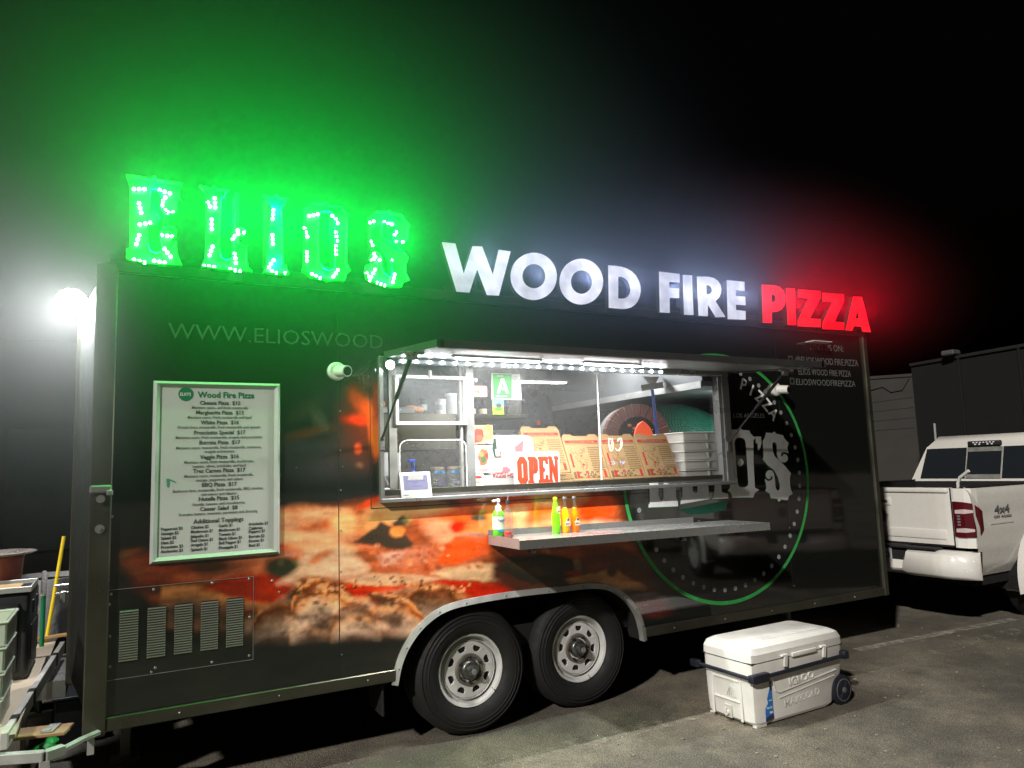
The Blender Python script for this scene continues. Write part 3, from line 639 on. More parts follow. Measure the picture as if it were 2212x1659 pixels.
# ---- awning hatch
aw = G()
A0, A1, AD, AZ, AF = -.56, 2.36, -.86, 2.368, 2.300     # wall z and front-edge z
def az(y): return AZ+(AF-AZ)*(y/AD)
aw.xprism([(-.03, az(-.03)+.012), (AD, az(AD)+.012), (AD, az(AD)+.026), (-.03, az(-.03)+.026)], A0, A1)
awn = aw.obj('awning', M['black'], TR)
g = G()
g.xprism([(-.035, az(-.03)), (AD, az(AD)), (AD, az(AD)+.011), (-.035, az(-.03)+.011)], A0+.03, A1-.03)
g.obj('awning_lining', mat('awning_underside_metal', (.24, .24, .25), .4, .5, nz=.12, ns=3), awn)
g = G(); g.xprism([(AD-.02, az(AD)-.012), (AD+.015, az(AD)-.012), (AD+.015, az(AD)+.03), (AD-.02, az(AD)+.03)], A0, A1)
g.xprism([(-.03, AZ-.01), (AD-.02, AF-.01), (AD-.02, AF+.03), (-.03, AZ+.03)], A0-.02, A0+.02)
g.xprism([(-.03, AZ-.01), (AD-.02, AF-.01), (AD-.02, AF+.03), (-.03, AZ+.03)], A1-.02, A1+.02)
g.obj('awning_frame', mat('dark_awning_frame', (.06, .06, .06), .4, .4), awn)
for xx, xw in ((-.575, -.602), (2.40, 2.235)):
    b0 = (xw, -.04, 1.80 if xw > 0 else 1.86); b1 = (xx, -.50, az(-.5)-.02)
    mid = tuple(b0[i]+(b1[i]-b0[i])*.5 for i in range(3))
    s_ = G().cyl(b0, mid, .007, n=10).cyl(mid, b1, .013, n=12).sph(b0, .014, 8).sph(b1, .014, 8).obj('gas_strut', M['dark'], awn)
    G().box((b1[0], b1[1]-.01, b1[2]+.008), (.14, .03, .014), .004).xprism([(b1[1]-.02, b1[2]), (b1[1]+.01, b1[2]), (b1[1], b1[2]-.03)], b1[0]-.03, b1[0]+.03).obj('strut_bracket', M['steel'], awn)
    G().box((xw, -.038, b0[2]-.03), (.03, .012, .08), .003).obj('strut_bracket', M['steel'], awn)
mtb = glow('awning_tube_glow', (.95, .98, 1), 14)
TUBES = []
for u0, u1 in ((983, 1165), (1262, 1379)):
    xa, xb = YP(u0, 775, -.42)[0], YP(u1, 790, -.42)[0]; zt_ = az(-.42)
    f_ = G().b2(xa-.02, xb+.02, -.435, -.405, zt_-.018, zt_-.002, .003).obj('tube_light', M['white'], awn)
    G().b2(xa, xb, -.431, -.409, zt_-.030, zt_-.0185, .003).obj('light_tube', mtb, f_); TUBES.append((xa, xb, zt_))
# LED strip rail along the head of the window
lr = G().b2(-.50, 1.60, -.062, -.036, 2.325, 2.35, .003).obj('led_rail', mat('frosted_led_rail', (.35, .37, .4), .3, em=(.7, .85, 1), es=.12), TR)
mled = glow('led_diode_glow', (.9, .96, 1), 60)
for i in range(24):
    x = -.47+i*(2.04/23); G().sph((x, -.067, 2.338), .0105, 8, (1.1, .6, 1)).obj('led_bulb', mled, lr)
wl = G().box((-.565, -.05, 2.345), (.05, .05, .05), .01).cyl((-.565, -.05, 2.33), (-.565, -.10, 2.31), .022, .03, 16).obj('window_spotlight', M['dark'], TR)
G().sph((-.567, -.105, 2.305), .026, 14).obj('spotlight_bulb', glow('spot_glow', (.95, .98, 1), 70), wl)

# ---- folding steel shelf
SX0, SX1, SD, SZ = .11, 2.20, -.43, 1.222
def shz(x): return SZ-.012*(x-SX0)
g = G()
P0, P1 = Vector((SX0, 0, SZ)), Vector((SX1, 0, shz(SX1)))
g.xprism([(-.012, 0), (SD, 0), (SD, -.004), (-.012, -.004)], 0, SX1-SX0)
g.xprism([(SD, .002), (SD-.003, .002), (SD-.003, -.052), (SD, -.052)], 0, SX1-SX0)
g.xprism([(-.012, .0), (-.009, .0), (-.009, .04), (-.012, .04)], 0, SX1-SX0-.35)
g.prism([(0, .0), (0, .012), (-.001, -.05), (.002, -.05)], SD, -.012)
sh = g.obj('fold_down_shelf', M['steel'], TR); sh.data.transform(Matrix.Translation(P0) @ Matrix.Rotation(math.atan(.012), 4, 'Y'))
for px_, py_ in ((1148, 1180), (1475, 1165)):
    x = W2(px_, py_)[0]
    G().b2(x-.018, x+.018, -.028, -.003, shz(x)-.13, shz(x)-.006, .003).bar((x, -.025, shz(x)-.11), (x, SD+.07, shz(x)-.012), .012, .012).obj('shelf_bracket', M['galv'], sh)

# ---- security cameras
def seccam(px_, py_, nm):
    x, z = W2(px_, py_)
    c = G().lathe([(.052, 0), (.056, .012), (.054, .028), (.045, .036)], (x-.012, 0, z), (0, -1, 0), 32).obj(nm, M['white'], TR)
    G().cyl((x-.005, -.03, z), (x+.025, -.115, z-.01), .036, .034, 24).obj('camera_body', M['white'], c)
    G().cyl((x+.025, -.1145, z-.01), (x+.0265, -.119, z-.0105), .026, n=24).obj('camera_lens', mat('black_lens', (.01, .01, .012), .08), c)
seccam(730, 803, 'security_camera'); seccam(1675, 842, 'security_camera')
# small horizontal downlight plate below the red letters
G().b2(3.26, 3.50, -.09, .0, 2.66, 2.668, .002).obj('downlight_plate', M['white'], TR)

# ================================================================== ROOF LETTERS
zA = lambda u, v: (263.3+u*.12569, 373.05+v*.12569)
zB = lambda u, v: (427.9+u*.13558, 384.0+v*.13558)
zC = lambda u, v: (630.9+u*.13226, 416.9+v*.13226)
LY = -.06
EL = {
 'E': (zA, [[(70,65),(180,82),(300,97),(495,142),(520,112),(550,98),(585,118),(600,150),(1035,215),(1005,300),(985,400),(1000,480),(1035,545),(960,505),(945,560),(962,640),(940,710),(880,745),(800,745),(720,700),(660,620),(655,520),(672,420),(620,330),(500,330),(485,690),(560,690),(640,760),(660,840),(600,900),(480,900),(455,960),(455,1270),(490,1370),(560,1400),(640,1390),(700,1300),(660,1180),(640,1060),(690,960),(800,930),(900,950),(950,1030),(930,1110),(860,1170),(850,1205),(940,1210),(935,1300),(955,1450),(1030,1620),(700,1612),(400,1585),(130,1540),(70,1500),(70,1340),(130,1330),(140,560),(125,220)]],
  [(207,287),(298,287),(390,287),(647,303),(735,332),(824,360),(745,432),(702,498),(690,568),(294,530),(312,610),(330,693),(881,690),(745,652),(795,693),(308,893),(402,882),(489,866),(680,1077),(777,1090),(864,1104),(297,1078),(272,1155),(247,1232),(728,1309),(782,1378),(838,1448),(207,1499),(299,1523),(390,1549),(554,1520),(646,1536),(736,1551)]),
 'L': (zB, [[(10,150),(110,165),(200,200),(212,165),(240,152),(275,170),(290,205),(485,222),(430,260),(415,345),(370,340),(352,800),(340,1180),(365,1290),(430,1335),(510,1310),(565,1230),(575,1130),(530,1010),(525,920),(580,835),(660,803),(740,830),(768,880),(740,935),(700,990),(655,965),(640,1010),(650,1070),(710,1100),(805,1080),(772,1130),(765,1300),(785,1440),(855,1520),(500,1500),(400,1490),(60,1445),(60,1375),(105,1300),(112,1130),(120,340),(90,230)]],
  [(149,396),(190,463),(264,329),(268,404),(271,477),(215,672),(215,748),(217,821),(231,1102),(206,1169),(182,1237),(93,1408),(173,1416),(253,1427),(630,845),(637,900),(574,940),(548,985),(735,880),(581,1215),(591,1287),(601,1361),(512,1460),(589,1478),(666,1488)]),
 'I': (zB, [[(1000,300),(1090,312),(1180,335),(1195,305),(1230,293),(1268,310),(1275,340),(1445,365),(1390,400),(1370,485),(1330,495),(1325,520),(1340,1000),(1340,1410),(1390,1415),(1395,1470),(1440,1558),(1200,1550),(1020,1525),(1085,1400),(1090,1000),(1150,480),(1100,440),(1085,360)]],
  [(1196,519),(1192,588),(1184,658),(1181,915),(1188,985),(1191,1056),(1200,1318),(1158,1374),(1128,1430),(1174,1492),(1242,1520),(1383,1522)]),
 'O': (zC, [[(135,280),(220,260),(255,240),(270,215),(300,180),(480,195),(510,178),(545,172),(575,190),(582,222),(795,245),(820,305),(880,355),(945,385),(890,425),(890,750),(870,1160),(935,1290),(875,1345),(835,1460),(780,1452),(620,1450),(565,1468),(500,1430),(300,1400),(235,1340),(150,1290),(180,1180),(175,800),(190,400),(180,310)],
   [(445,330),(600,330),(680,420),(690,700),(690,1150),(670,1250),(570,1285),(480,1240),(430,1150),(425,600)]],
  [(277,378),(346,368),(415,352),(652,380),(710,430),(741,498),(201,576),(224,646),(247,717),(712,643),(720,713),(733,783),(712,867),(712,938),(716,1005),(239,968),(240,1038),(239,1108),(745,1260),(709,1316),(671,1370),(320,1328),(387,1361),(454,1393)]),
 'S': (zC, [[(1205,405),(1260,405),(1320,355),(1360,320),(1500,335),(1525,318),(1560,313),(1590,348),(1765,380),(1805,460),(1895,540),(1878,650),(1880,700),(1865,800),(1780,870),(1690,830),(1635,740),(1650,640),(1690,580),(1600,500),(1455,525),(1445,640),(1460,740),(1520,800),(1650,860),(1780,960),(1875,1080),(1830,1200),(1830,1320),(1890,1445),(1790,1480),(1760,1560),(1560,1560),(1500,1540),(1300,1480),(1200,1420),(1170,1300),(1190,1190),(1290,1180),(1250,1080),(1270,1000),(1340,960),(1420,1000),(1450,1100),(1450,1230),(1480,1330),(1560,1390),(1610,1350),(1600,1150),(1500,1000),(1380,900),(1300,870),(1258,760),(1265,520),(1230,445)]],
  [(1270,487),(1330,467),(1503,479),(1564,496),(1625,517),(1697,643),(1669,690),(1702,793),(1804,805),(1292,795),(1315,857),(1330,990),(1358,1045),(1332,1083),(1294,1096),(1425,1096),(1620,1104),(1352,1255),(1323,1314),(1290,1373),(1210,1306),(1238,1370),(1269,1430),(1385,1468),(1446,1491),(1509,1513),(1673,1334),(1660,1395),(1645,1459)]),
}
mlet = mat('green_painted_letter_metal', (.03, .60, .07), .45, nz=.08); mbulb = glow('green_led_glow', (.35, 1, .5), 26)
LETC = []
ball = None
for ch, (f, loops, bulbs) in EL.items():
    W = [wallpts(lp, f, LY) for lp in loops]
    L = plate('sign_letter', W, LY, .006, mlet, TR, label='green bulb-lit letter %s in western lettering' % ch)
    g = G()
    for pts in W:
        n = len(pts); ar = sum(pts[i][0]*pts[(i+1) % n][1]-pts[(i+1) % n][0]*pts[i][1] for i in range(n))
        sg = 1 if (ar > 0) == (pts is W[0]) else -1
        inner = []
        for i in range(n):
            a, b, c = pts[i-1], pts[i], pts[(i+1) % n]; tx, tz = c[0]-a[0], c[1]-a[1]; ln = math.hypot(tx, tz) or 1
            inner.append((b[0]-tz/ln*.006*sg, b[1]+tx/ln*.006*sg))
        for i in range(n):
            a, b = pts[i], pts[(i+1) % n]; c, d = inner[(i+1) % n], inner[i]; y0, y1 = LY-.003, LY-.038
            g.quad((a[0], y0, a[1]), (b[0], y0, b[1]), (b[0], y1, b[1]), (a[0], y1, a[1]))
            g.quad((d[0], y0, d[1]), (c[0], y0, c[1]), (c[0], y1, c[1]), (d[0], y1, d[1]))
            g.quad((a[0], y1, a[1]), (b[0], y1, b[1]), (c[0], y1, c[1]), (d[0], y1, d[1]))
    g.obj('letter_return', mlet, L, sharp=20)
    for u, v in bulbs:
        x, z = W2(*f(u, v), LY-.02)
        if ball is None:
            o = G().sph((0, 0, 0), .0090, 12).obj('led_bulb', mbulb, L); ball = o.data
        else:
            o = bpy.data.objects.new('led_bulb', ball); COL.objects.link(o); o.parent = L
        o.location = (x, LY-.026, z)
    xs = [p[0] for p in W[0]]; zs = [p[1] for p in W[0]]
    LETC.append(((min(xs)+max(xs))/2, (min(zs)+max(zs))/2, max(xs)-min(xs)))
    for q in (.28, .72):
        x = min(xs)+(max(xs)-min(xs))*q; G().b2(x-.012, x+.012, LY+.004, .08, ZT+.03, ZT+.5, .002).obj('letter_bracket', M['dark'], L)
z3 = lambda u, v: (932.6+u*.24801, 466.3+v*.24801)
z4 = lambda u, v: (1371.5+u*.24801, 521.2+v*.24801)
def pe(cx, cy, rx, ry, n=44): return [(cx+rx*math.cos(2*math.pi*i/n), cy+ry*math.sin(2*math.pi*i/n)) for i in range(n)]
WFP = [
 ('W', z3, 0, [[(92,232),(203,243),(278,515),(357,268),(437,270),(533,525),(585,298),(684,312),(583,692),(483,687),(395,455),(327,665),(218,657)]]),
 ('O', z3, 0, [pe(888,527,199,203), pe(890,525,103,108)]),
 ('O', z3, 0, [pe(1302,573,187,197), pe(1304,576,95,105)]),
 ('D', z3, 0, [[(1540,434),(1600,438),(1655,447),(1700,462),(1740,485),(1775,520),(1800,565),(1815,610),(1817,660),(1808,705),(1790,745),(1765,775),(1735,795),(1700,806),(1660,809),(1545,798)],[(1622,525),(1655,529),(1685,542),(1710,565),(1727,600),(1734,640),(1728,675),(1712,703),(1690,718),(1660,724),(1620,722)]]),
 ('F', z4, 0, [[(213,267),(385,287),(386,360),(296,350),(298,407),(380,414),(381,493),(299,487),(300,622),(220,617)]]),
 ('I', z4, 0, [[(420,295),(494,300),(507,640),(431,636)]]),
 ('R', z4, 0, [[(543,309),(640,312),(685,322),(720,345),(742,380),(750,420),(745,455),(730,490),(698,522),(782,657),(705,659),(632,540),(631,650),(557,646)],[(620,380),(645,381),(663,395),(673,418),(672,440),(660,457),(640,463),(622,462)]]),
 ('E', z4, 0, [[(803,341),(951,355),(953,430),(873,424),(874,478),(958,484),(960,555),(876,549),(877,600),(961,610),(961,682),(811,676)]]),
 ('P', z4, 1, [[(1108,380),(1215,386),(1260,400),(1290,430),(1305,470),(1308,520),(1298,560),(1275,592),(1240,612),(1190,614),(1190,710),(1118,706)],[(1187,462),(1212,464),(1226,480),(1229,505),(1220,526),(1205,533),(1188,532)]]),
 ('I', z4, 1, [[(1320,410),(1390,413),(1402,728),(1335,726)]]),
 ('Z', z4, 1, [[(1425,420),(1612,437),(1612,495),(1522,672),(1616,680),(1616,747),(1421,738),(1421,690),(1513,500),(1427,487)]]),
 ('Z', z4, 1, [[(1636,450),(1818,464),(1818,522),(1737,702),(1820,710),(1818,770),(1637,762),(1637,712),(1722,530),(1638,522)]]),
 ('A', z4, 1, [[(1905,483),(1975,487),(2052,790),(1988,786),(1972,742),(1905,738),(1890,777),(1838,773)],[(1937,590),(1955,675),(1917,673)]]),
]
def face_mat(nm, c0, c1, s):
    m = mat(nm, (.35, .01, .01) if c0[1] < .1 else (.08, .08, .09), .4, nz=.02); n = m.node_tree.nodes; l = m.node_tree.links; b = n["Principled BSDF"]
    t = n.new("ShaderNodeTexNoise"); t.inputs["Scale"].default_value = 6; t.inputs["Detail"].default_value = 2
    tc = n.new("ShaderNodeTexCoord"); l.new(tc.outputs["Object"], t.inputs["Vector"])
    r = n.new("ShaderNodeMix"); r.data_type = 'RGBA'; r.inputs["A"].default_value = (*c0, 1); r.inputs["B"].default_value = (*c1, 1)
    mr = n.new("ShaderNodeMapRange"); mr.inputs["From Min"].default_value = .35; mr.inputs["From Max"].default_value = .65
    l.new(t.outputs["Fac"], mr.inputs["Value"]); l.new(mr.outputs["Result"], r.inputs["Factor"]); l.new(r.outputs["Result"], b.inputs["Emission Color"])
    b.inputs["Emission Strength"].default_value = s; m.cycles.emission_sampling = 'NONE'; return m
mfw = face_mat('white_lit_acrylic', (.52, .52, .64), (.95, .95, 1.08), .92); mfr = face_mat('red_lit_acrylic', (1, .0, .012), (1, .015, .03), 1.15)
WLET, RLET = [], []
for ch, f, red, loops in WFP:
    W = [wallpts(lp, f, -.07) for lp in loops]
    L = plate('sign_letter', W, -.045, .045, M['dark'], TR, label=('red' if red else 'white')+' lit block letter '+ch)
    plate('letter_face', W, -.07, .004, mfr if red else mfw, L, .002)
    xs = [p[0] for p in W[0]]; zs = [p[1] for p in W[0]]; (RLET if red else WLET).append(((min(xs)+max(xs))/2, (min(zs)+max(zs))/2))
    x = (min(xs)+max(xs))/2; G().b2(x-.01, x+.01, -.022, .06, ZT+.03, ZT+.2).obj('letter_bracket', M['dark'], L)
G().b2(-.16, 4.05, -.02, .0, ZT+.046, ZT+.075).b2(X0, -.38, -.02, .0, ZT+.046, ZT+.075).obj('letter_rail', M['dark'], TR)

# ================================================================== PRINTED WORDS AND ROUND LOGO ON THE WALL
mg_ = mat('printed_green_vinyl', S(52, 150, 74), .25); mpw = mat('printed_white_vinyl', (.80, .80, .80), .3, nz=.04); mgray = mat('printed_grey_dots', (.24, .26, .27), .3)
mdk2 = mat('printed_dark_green', S(20, 66, 52), .3); mfaint = mat('faint_grey_print', (.055, .06, .055), .35)
RC = (2.19, 1.535)
def ringpts(r, a0, a1, n=90): return [(RC[0]+r*math.cos(a), RC[1]+r*math.sin(a)) for a in np.linspace(a0, a1, n)]
def not_in_window(p): return not (WX0-.03 < p[0] < WX1+.03 and WZ0-.03 < p[1] < WZ1+.04)
def ring(r0, r1, m, y, nm):
    g = G(); A = ringpts(r0, 0, 2*math.pi, 181); B = ringpts(r1, 0, 2*math.pi, 181)
    for i in range(180):
        if all(not_in_window(q) for q in (A[i], B[i], A[i+1], B[i+1])): g.quad((A[i][0], y, A[i][1]), (A[i+1][0], y, A[i+1][1]), (B[i+1][0], y, B[i+1][1]), (B[i][0], y, B[i][1]))
    return g.obj(nm, m, TR, sharp=0)
ring(.952, .980, mg_, -.0012, 'logo_ring')
for k in range(50):
    a = 2*math.pi*k/50; x, z = RC[0]+.868*math.cos(a), RC[1]+.868*math.sin(a)
    if not_in_window((x+.02, z)) and not_in_window((x-.02, z)): G().cyl((x, -.0008, z), (x, -.0014, z), .0185, n=14).obj('logo_dot', mgray, TR)
zE = lambda u, v: (1426.4+u*.21492, 905.2+v*.21492)
zF = lambda u, v: (1316.7+u*.3472, 768+v*.3472)
LOG = [
 (zE, [[(708,106),(780,105),(783,94),(797,88),(811,95),(815,108),(893,115),(905,145),(930,172),(957,182),(935,215),(935,420),(950,690),(993,712),(950,740),(932,788),(722,788),(710,745),(678,718),(700,690)],[(745,245),(750,210),(770,192),(800,186),(830,193),(850,212),(858,245),(884,640),(878,668),(855,685),(830,688),(800,684),(782,668),(775,640)]]),
 (zE, [pe(805,436,30,37,24)]),
 (zE, [[(957,175),(1010,178),(1015,240),(1003,295),(985,318),(978,300),(978,248),(962,240)]]),
 (zE, [[(1062,137),(1128,142),(1133,131),(1144,128),(1155,134),(1158,146),(1232,163),(1245,195),(1288,240),(1276,290),(1288,345),(1262,333),(1228,334),(1210,352),(1213,372),(1226,377),(1236,368),(1230,358),(1245,352),(1270,362),(1282,392),(1275,420),(1250,436),(1215,432),(1185,400),(1172,350),(1170,260),(1158,236),(1142,230),(1127,240),(1124,270),(1132,330),(1150,375),(1180,405),(1250,470),(1290,520),(1312,545),(1300,590),(1302,660),(1312,710),(1330,752),(1290,775),(1282,815),(1208,808),(1203,824),(1190,829),(1180,821),(1178,803),(1110,795),(1098,750),(1055,722),(1068,690),(1055,620),(1052,600),(1075,620),(1105,620),(1126,600),(1128,578),(1118,572),(1106,580),(1108,598),(1090,604),(1068,590),(1058,560),(1068,528),(1095,512),(1125,520),(1142,550),(1150,610),(1158,690),(1170,714),(1186,718),(1200,706),(1200,660),(1180,580),(1140,510),(1080,465),(1050,430),(1030,408),(1038,370),(1035,300),(1030,220),(1050,185)]]),
 (zF, [[(248,793),(302,793),(305,870),(312,897),(325,902),(335,890),(335,793),(362,793),(375,803),(395,803),(412,793),(413,880),(425,915),(425,940),(228,985),(243,945),(243,925),(250,925)]]),
 (zF, [[(452,793),(515,793),(517,845),(530,858),(545,850),(548,793),(612,793),(617,870),(630,888),(610,895),(440,925),(447,880),(453,878)]]),
 (zF, [[(655,793),(692,793),(698,850),(735,860),(738,887),(640,893),(652,845)]]),
]
LOG[4][1][0][14] = (423, 938)
def clipw(pts):      # keep print off the window opening
    return pts
for f, loops in LOG:
    W = [wallpts(lp, f, -.001) for lp in loops]
    plate('logo_letter_shadow', [[(x-.007, z-.006) for x, z in W[0]]]+[[(x+.006, z+.004) for x, z in q] for q in W[1:]], -.0012, .0006, mat('green_letter_edge', S(40, 110, 62), .3) if 'green_letter_edge' not in bpy.data.materials else bpy.data.materials['green_letter_edge'], TR)
    plate('logo_letter', W, -.0022, .0008, mpw, TR)
plate('logo_swoosh', [wallpts([(430,960),(560,935),(640,918),(740,905),(720,960),(600,985),(500,990)], zF, 0)], -.0012, .0006, mdk2, TR)
def arc_words(s, r, a_start, da, size, m, nm, bold=.02, xs=1):
    its = []
    for i, c in enumerate(s):
        a = a_start-da*i
        if c == ' ': continue
        x, z = RC[0]+r*math.cos(a), RC[1]+r*math.sin(a)
        if not_in_window((x, z)) and not_in_window((x, z+.05)): its.append((c, x, z, size, 'CENTER', xs, bold, math.pi/2-a))
    if its: words(nm, its, -.0016, m, TR, .0006)
arc_words('WOOD FIRE PIZZA', .745, R(142), R(7.35), .135, mpw, 'logo_lettering', .022, .95)
words('logo_lettering', [('LOS ANGELES', 2.345, 2.0, .052, 'LEFT', 1.1, 0)], -.0016, mgray, TR, .0006)
words('web_address', [('WWW.ELIOSWOOD', -1.79, 2.42, .125, 'LEFT', 1.05, -.004)], -.0016, mfaint, TR, .0006)
mfa2 = mat('grey_social_print', (.16, .16, .16), .35)
for it in (('FIND US ON:', 3.315, 2.60, .085, 'LEFT', .9, -.002), ('@ELIOS.WOOD.FIRE.PIZZA', 3.115, 2.475, .085, 'LEFT', .80, -.002), ('ELIOS WOOD FIRE PIZZA', 3.14, 2.375, .080, 'LEFT', .76, -.002), ('ELIOSWOODFIREPIZZA', 3.10, 2.285, .078, 'LEFT', .95, -.002)):
    words('social_lettering', [it], -.0016, mfa2, TR, .0006)
for z in (2.505, 2.315): plate('social_icon', [[(3.03, z-.03), (3.085, z-.03), (3.085, z+.03), (3.03, z+.03)], ell(3.0575, z, .017, .019, 20), ], -.0014, .0006, mfaint, TR)
words('social_icon', [('f', 3.05, 2.38, .085)], -.0016, mfaint, TR, .0006)
# ================================================================== INSIDE THE TRAILER
mq = mat('quilted_steel_backsplash', (.28, .29, .30), .3, .7, nz=.2)
g = G(); g.b2(-.6, 2.2, YB-.07, YB-.045, 1.3, 2.05); bs = g.obj('backsplash', mq, TR)
g = G()
for i in range(-4, 14):
    x = .0+i*.16
    for s_ in (-1, 1):
        a = (x, YB-.073, 1.45); b = (x+s_*.55, YB-.073, 2.0)
        if -.6 < b[0] < 2.2: g.bar(a, b, .006, .004)
g.obj('quilted_ridges', M['steel'], TR, kind='stuff')
G().b2(-1.0, 1.29, 1.50, YB-.05, 2.105, 2.14, .004).obj('wall_shelf', M['steel2'], TR)
G().b2(-1.2, 1.5, 1.35, YB-.05, .86, 1.40).obj('work_counter', M['galv'], TR)
G().b2(-1.2, 2.3, .07, .42, .86, 1.499).obj('serving_counter', M['galv'], TR)
G().b2(2.10, 4.0, .07, YB-.06, 2.26, 2.30).b2(2.10, 2.115, .07, YB-.06, 2.30, 2.71).obj('oven_hood', mat('hood_grey_steel', (.30, .31, .32), .4, .6, nz=.1, ns=3), TR)
G().b2(2.085, 2.099, .07, YB-.06, 2.245, 2.30).obj('hood_lip', M['alu'], TR)
g = G(); g.xprism([(1.0, 1.82), (1.5, 1.82), (1.9, 2.08), (1.9, 2.1), (1.0, 2.1)], -.55, .35); g.obj('canopy_hood', M['steel2'], TR)
mtube = glow('ceiling_tube_glow', (.92, .97, 1), 16)
for a, b in (((.55, 1.30), (1.36, 1.40)), ((1.93, 1.44), (2.03, 1.46)), ((-.45, .75), (.25, .80))):
    if a[0] > 1.9: a, b = (1.42, .95), (2.02, 1.0)
    y = a[1]; f_ = G().b2(a[0], b[0], y-.06, y+.06, ZT-.085, ZT-.062, .005).obj('ceiling_light', M['white'], TR)
    G().b2(a[0]+.02, b[0]-.02, y-.045, y+.045, ZT-.094, ZT-.086).obj('light_tube', mtube, f_)
G().box((.27, .35, 2.47), (.08, .08, .12), .03, 2).obj('bright_wall_lamp', mtube, TR)
G().cyl((.30, .35, 2.56), (.30, .35, 2.71), .015, n=10).obj('lamp_stem', M['white'], TR)
G().b2(1.9, 1.94, YB-.05, YB-.045, 2.10, 2.15).obj('orange_sticker', mat('orange_sticker_print', S(230, 90, 40), .5), TR)

# ---- the pizza oven
OV = thing('pizza_oven', 'domed wood fire oven in green mosaic with brick arch, seen through the serving window', 'pizza oven', (2.75, 1.35, .86))
mgt = mat('green_mosaic_tile', (.022, .135, .088), .18, nz=.35, ns=8); mgr = mat('pale_green_grout', (.42, .58, .50), .8)
oc = Vector((0, 0, .62)); RX, RZ = .82, .76
q = G(); q.sph(oc, RX-.004, 48, (1, 1, RZ/RX)); q.cyl((0, 0, 0), oc, RX-.004, n=48); q.obj('oven_dome', mgr, OV)
tile_me = None; rest = bmesh.new(); tiles = []
s = .0262
for j in range(-26, 44):
    el = j*s/RZ
    if el > 1.35: break
    rr = RX*math.cos(max(el, 0)) if j >= 0 else RX; z = oc.z+(RZ*math.sin(el) if j >= 0 else j*s)
    n = max(6, int(2*math.pi*rr/s))
    for k in range(n):
        a = 2*math.pi*k/n
        d = Vector((math.cos(a), math.sin(a), 0))
        if d.dot(Vector((-.73, -.68, 0))) < .1 and el < 1: continue
        if z < .55: continue
        p = Vector((rr*d.x, rr*d.y, z)); nr = Vector((d.x*math.cos(max(el, 0)), d.y*math.cos(max(el, 0)), math.sin(max(el, 0)))).normalized()
        tiles.append((p, nr))
AC = Vector((2.13, 1.0, 1.90)); fv = Vector((-.42, -.91, 0)).normalized()
def in_arch3(p):
    q_ = p+Vector(OV.location)-AC; lat = q_.dot(Vector((fv.y, -fv.x, 0))); return math.hypot(lat, q_.z) < .30 and q_.dot(fv) > -.35
tiles = [t for t in tiles if not in_arch3(t[0])]
tiles.sort(key=lambda t: (t[0]+Vector(OV.location)-Vector(CAM)).length)
def tmat(p, nr):
    zr = nr; xr = Vector((0, 0, 1)).cross(zr); xr = xr.normalized() if xr.length > .01 else Vector((1, 0, 0)); yr = zr.cross(xr)
    return Matrix.Translation(p) @ Matrix((xr, yr, zr)).transposed().to_4x4()
vis = [t for t in tiles if 0.78 < t[0].z]
for i, (p, nr) in enumerate(tiles):
    isp = False
m0 = G().box((0, 0, 0), (.0212, .0212, .007), .0012); bm0 = m0.b
me0 = bpy.data.meshes.new('mosaic_tile'); bm0.to_mesh(me0); me0.materials.append(mgt); bm0.free()
part = set(id(t) for t in vis[:300])
for t in tiles:
    if id(t) in part:
        o = bpy.data.objects.new('mosaic_tile', me0); COL.objects.link(o); o.parent = OV
        o.matrix_local = tmat(*t)
    else:
        q0 = bmesh.ops.create_cube(rest, size=1.0); bmesh.ops.transform(rest, matrix=tmat(*t) @ Matrix.Diagonal((.0212, .0212, .007, 1)), verts=q0['verts'])
me = bpy.data.meshes.new('mosaic_tiles'); rest.to_mesh(me); rest.free(); link('mosaic_tiles', me, mgt, OV, 'stuff', 0)
rt = Vector((fv.y, -fv.x, 0)); ac = AC-Vector(OV.location)
if rt.x < 0: rt = -rt
for k in range(13):
    a = math.pi*(k+.5)/13*1.16-.08*math.pi; w_ = .105
    c = ac+fv*.02+rt*(math.cos(a)*.235)+Vector((0, 0, math.sin(a)*.235))
    ex = rt*math.cos(a)+Vector((0, 0, math.sin(a))); ez = -rt*math.sin(a)+Vector((0, 0, math.cos(a)))
    mtx = Matrix((ex, fv, ez)).transposed()
    G().prism([(-.057, -.022), (.057, -.035), (.057, .035), (-.057, .022)], -.08, .08).obj('brick', M['brick'], OV).matrix_local = Matrix.Translation(c) @ mtx.to_4x4()
g = G(); L_ = 20
for i in range(L_):
    a0, a1 = [-.1*math.pi+1.2*math.pi*(i+t)/L_ for t in (0, 1)]
    P = lambda a, r, d: ac+fv*d+rt*(math.cos(a)*r)+Vector((0, 0, math.sin(a)*r))
    g.quad(P(a0, .18, .085), P(a1, .18, .085), P(a1, .292, .085), P(a0, .292, .085)); g.quad(P(a0, .292, .085), P(a1, .292, .085), P(a1, .292, -.3), P(a0, .292, -.3))
g.obj('brick_mortar', mat('grey_mortar', (.28, .27, .25), .9), OV)
g = G(); g.cyl(ac-fv*.3, ac+fv*.04, .186, n=32); g.obj('oven_mouth', mat('sooty_oven_mouth', (.02, .012, .01), .9), OV)
for i in range(4):
    G().box(ac+fv*.045+rt*(-.06+.045*i)+Vector((0, 0, .105-(i % 2)*.03)), (.04, .006, .024), .002).obj('ember_brick', mat('glowing_firebrick', (.25, .09, .05), .7, em=(1, .25, .12), es=.25), OV)

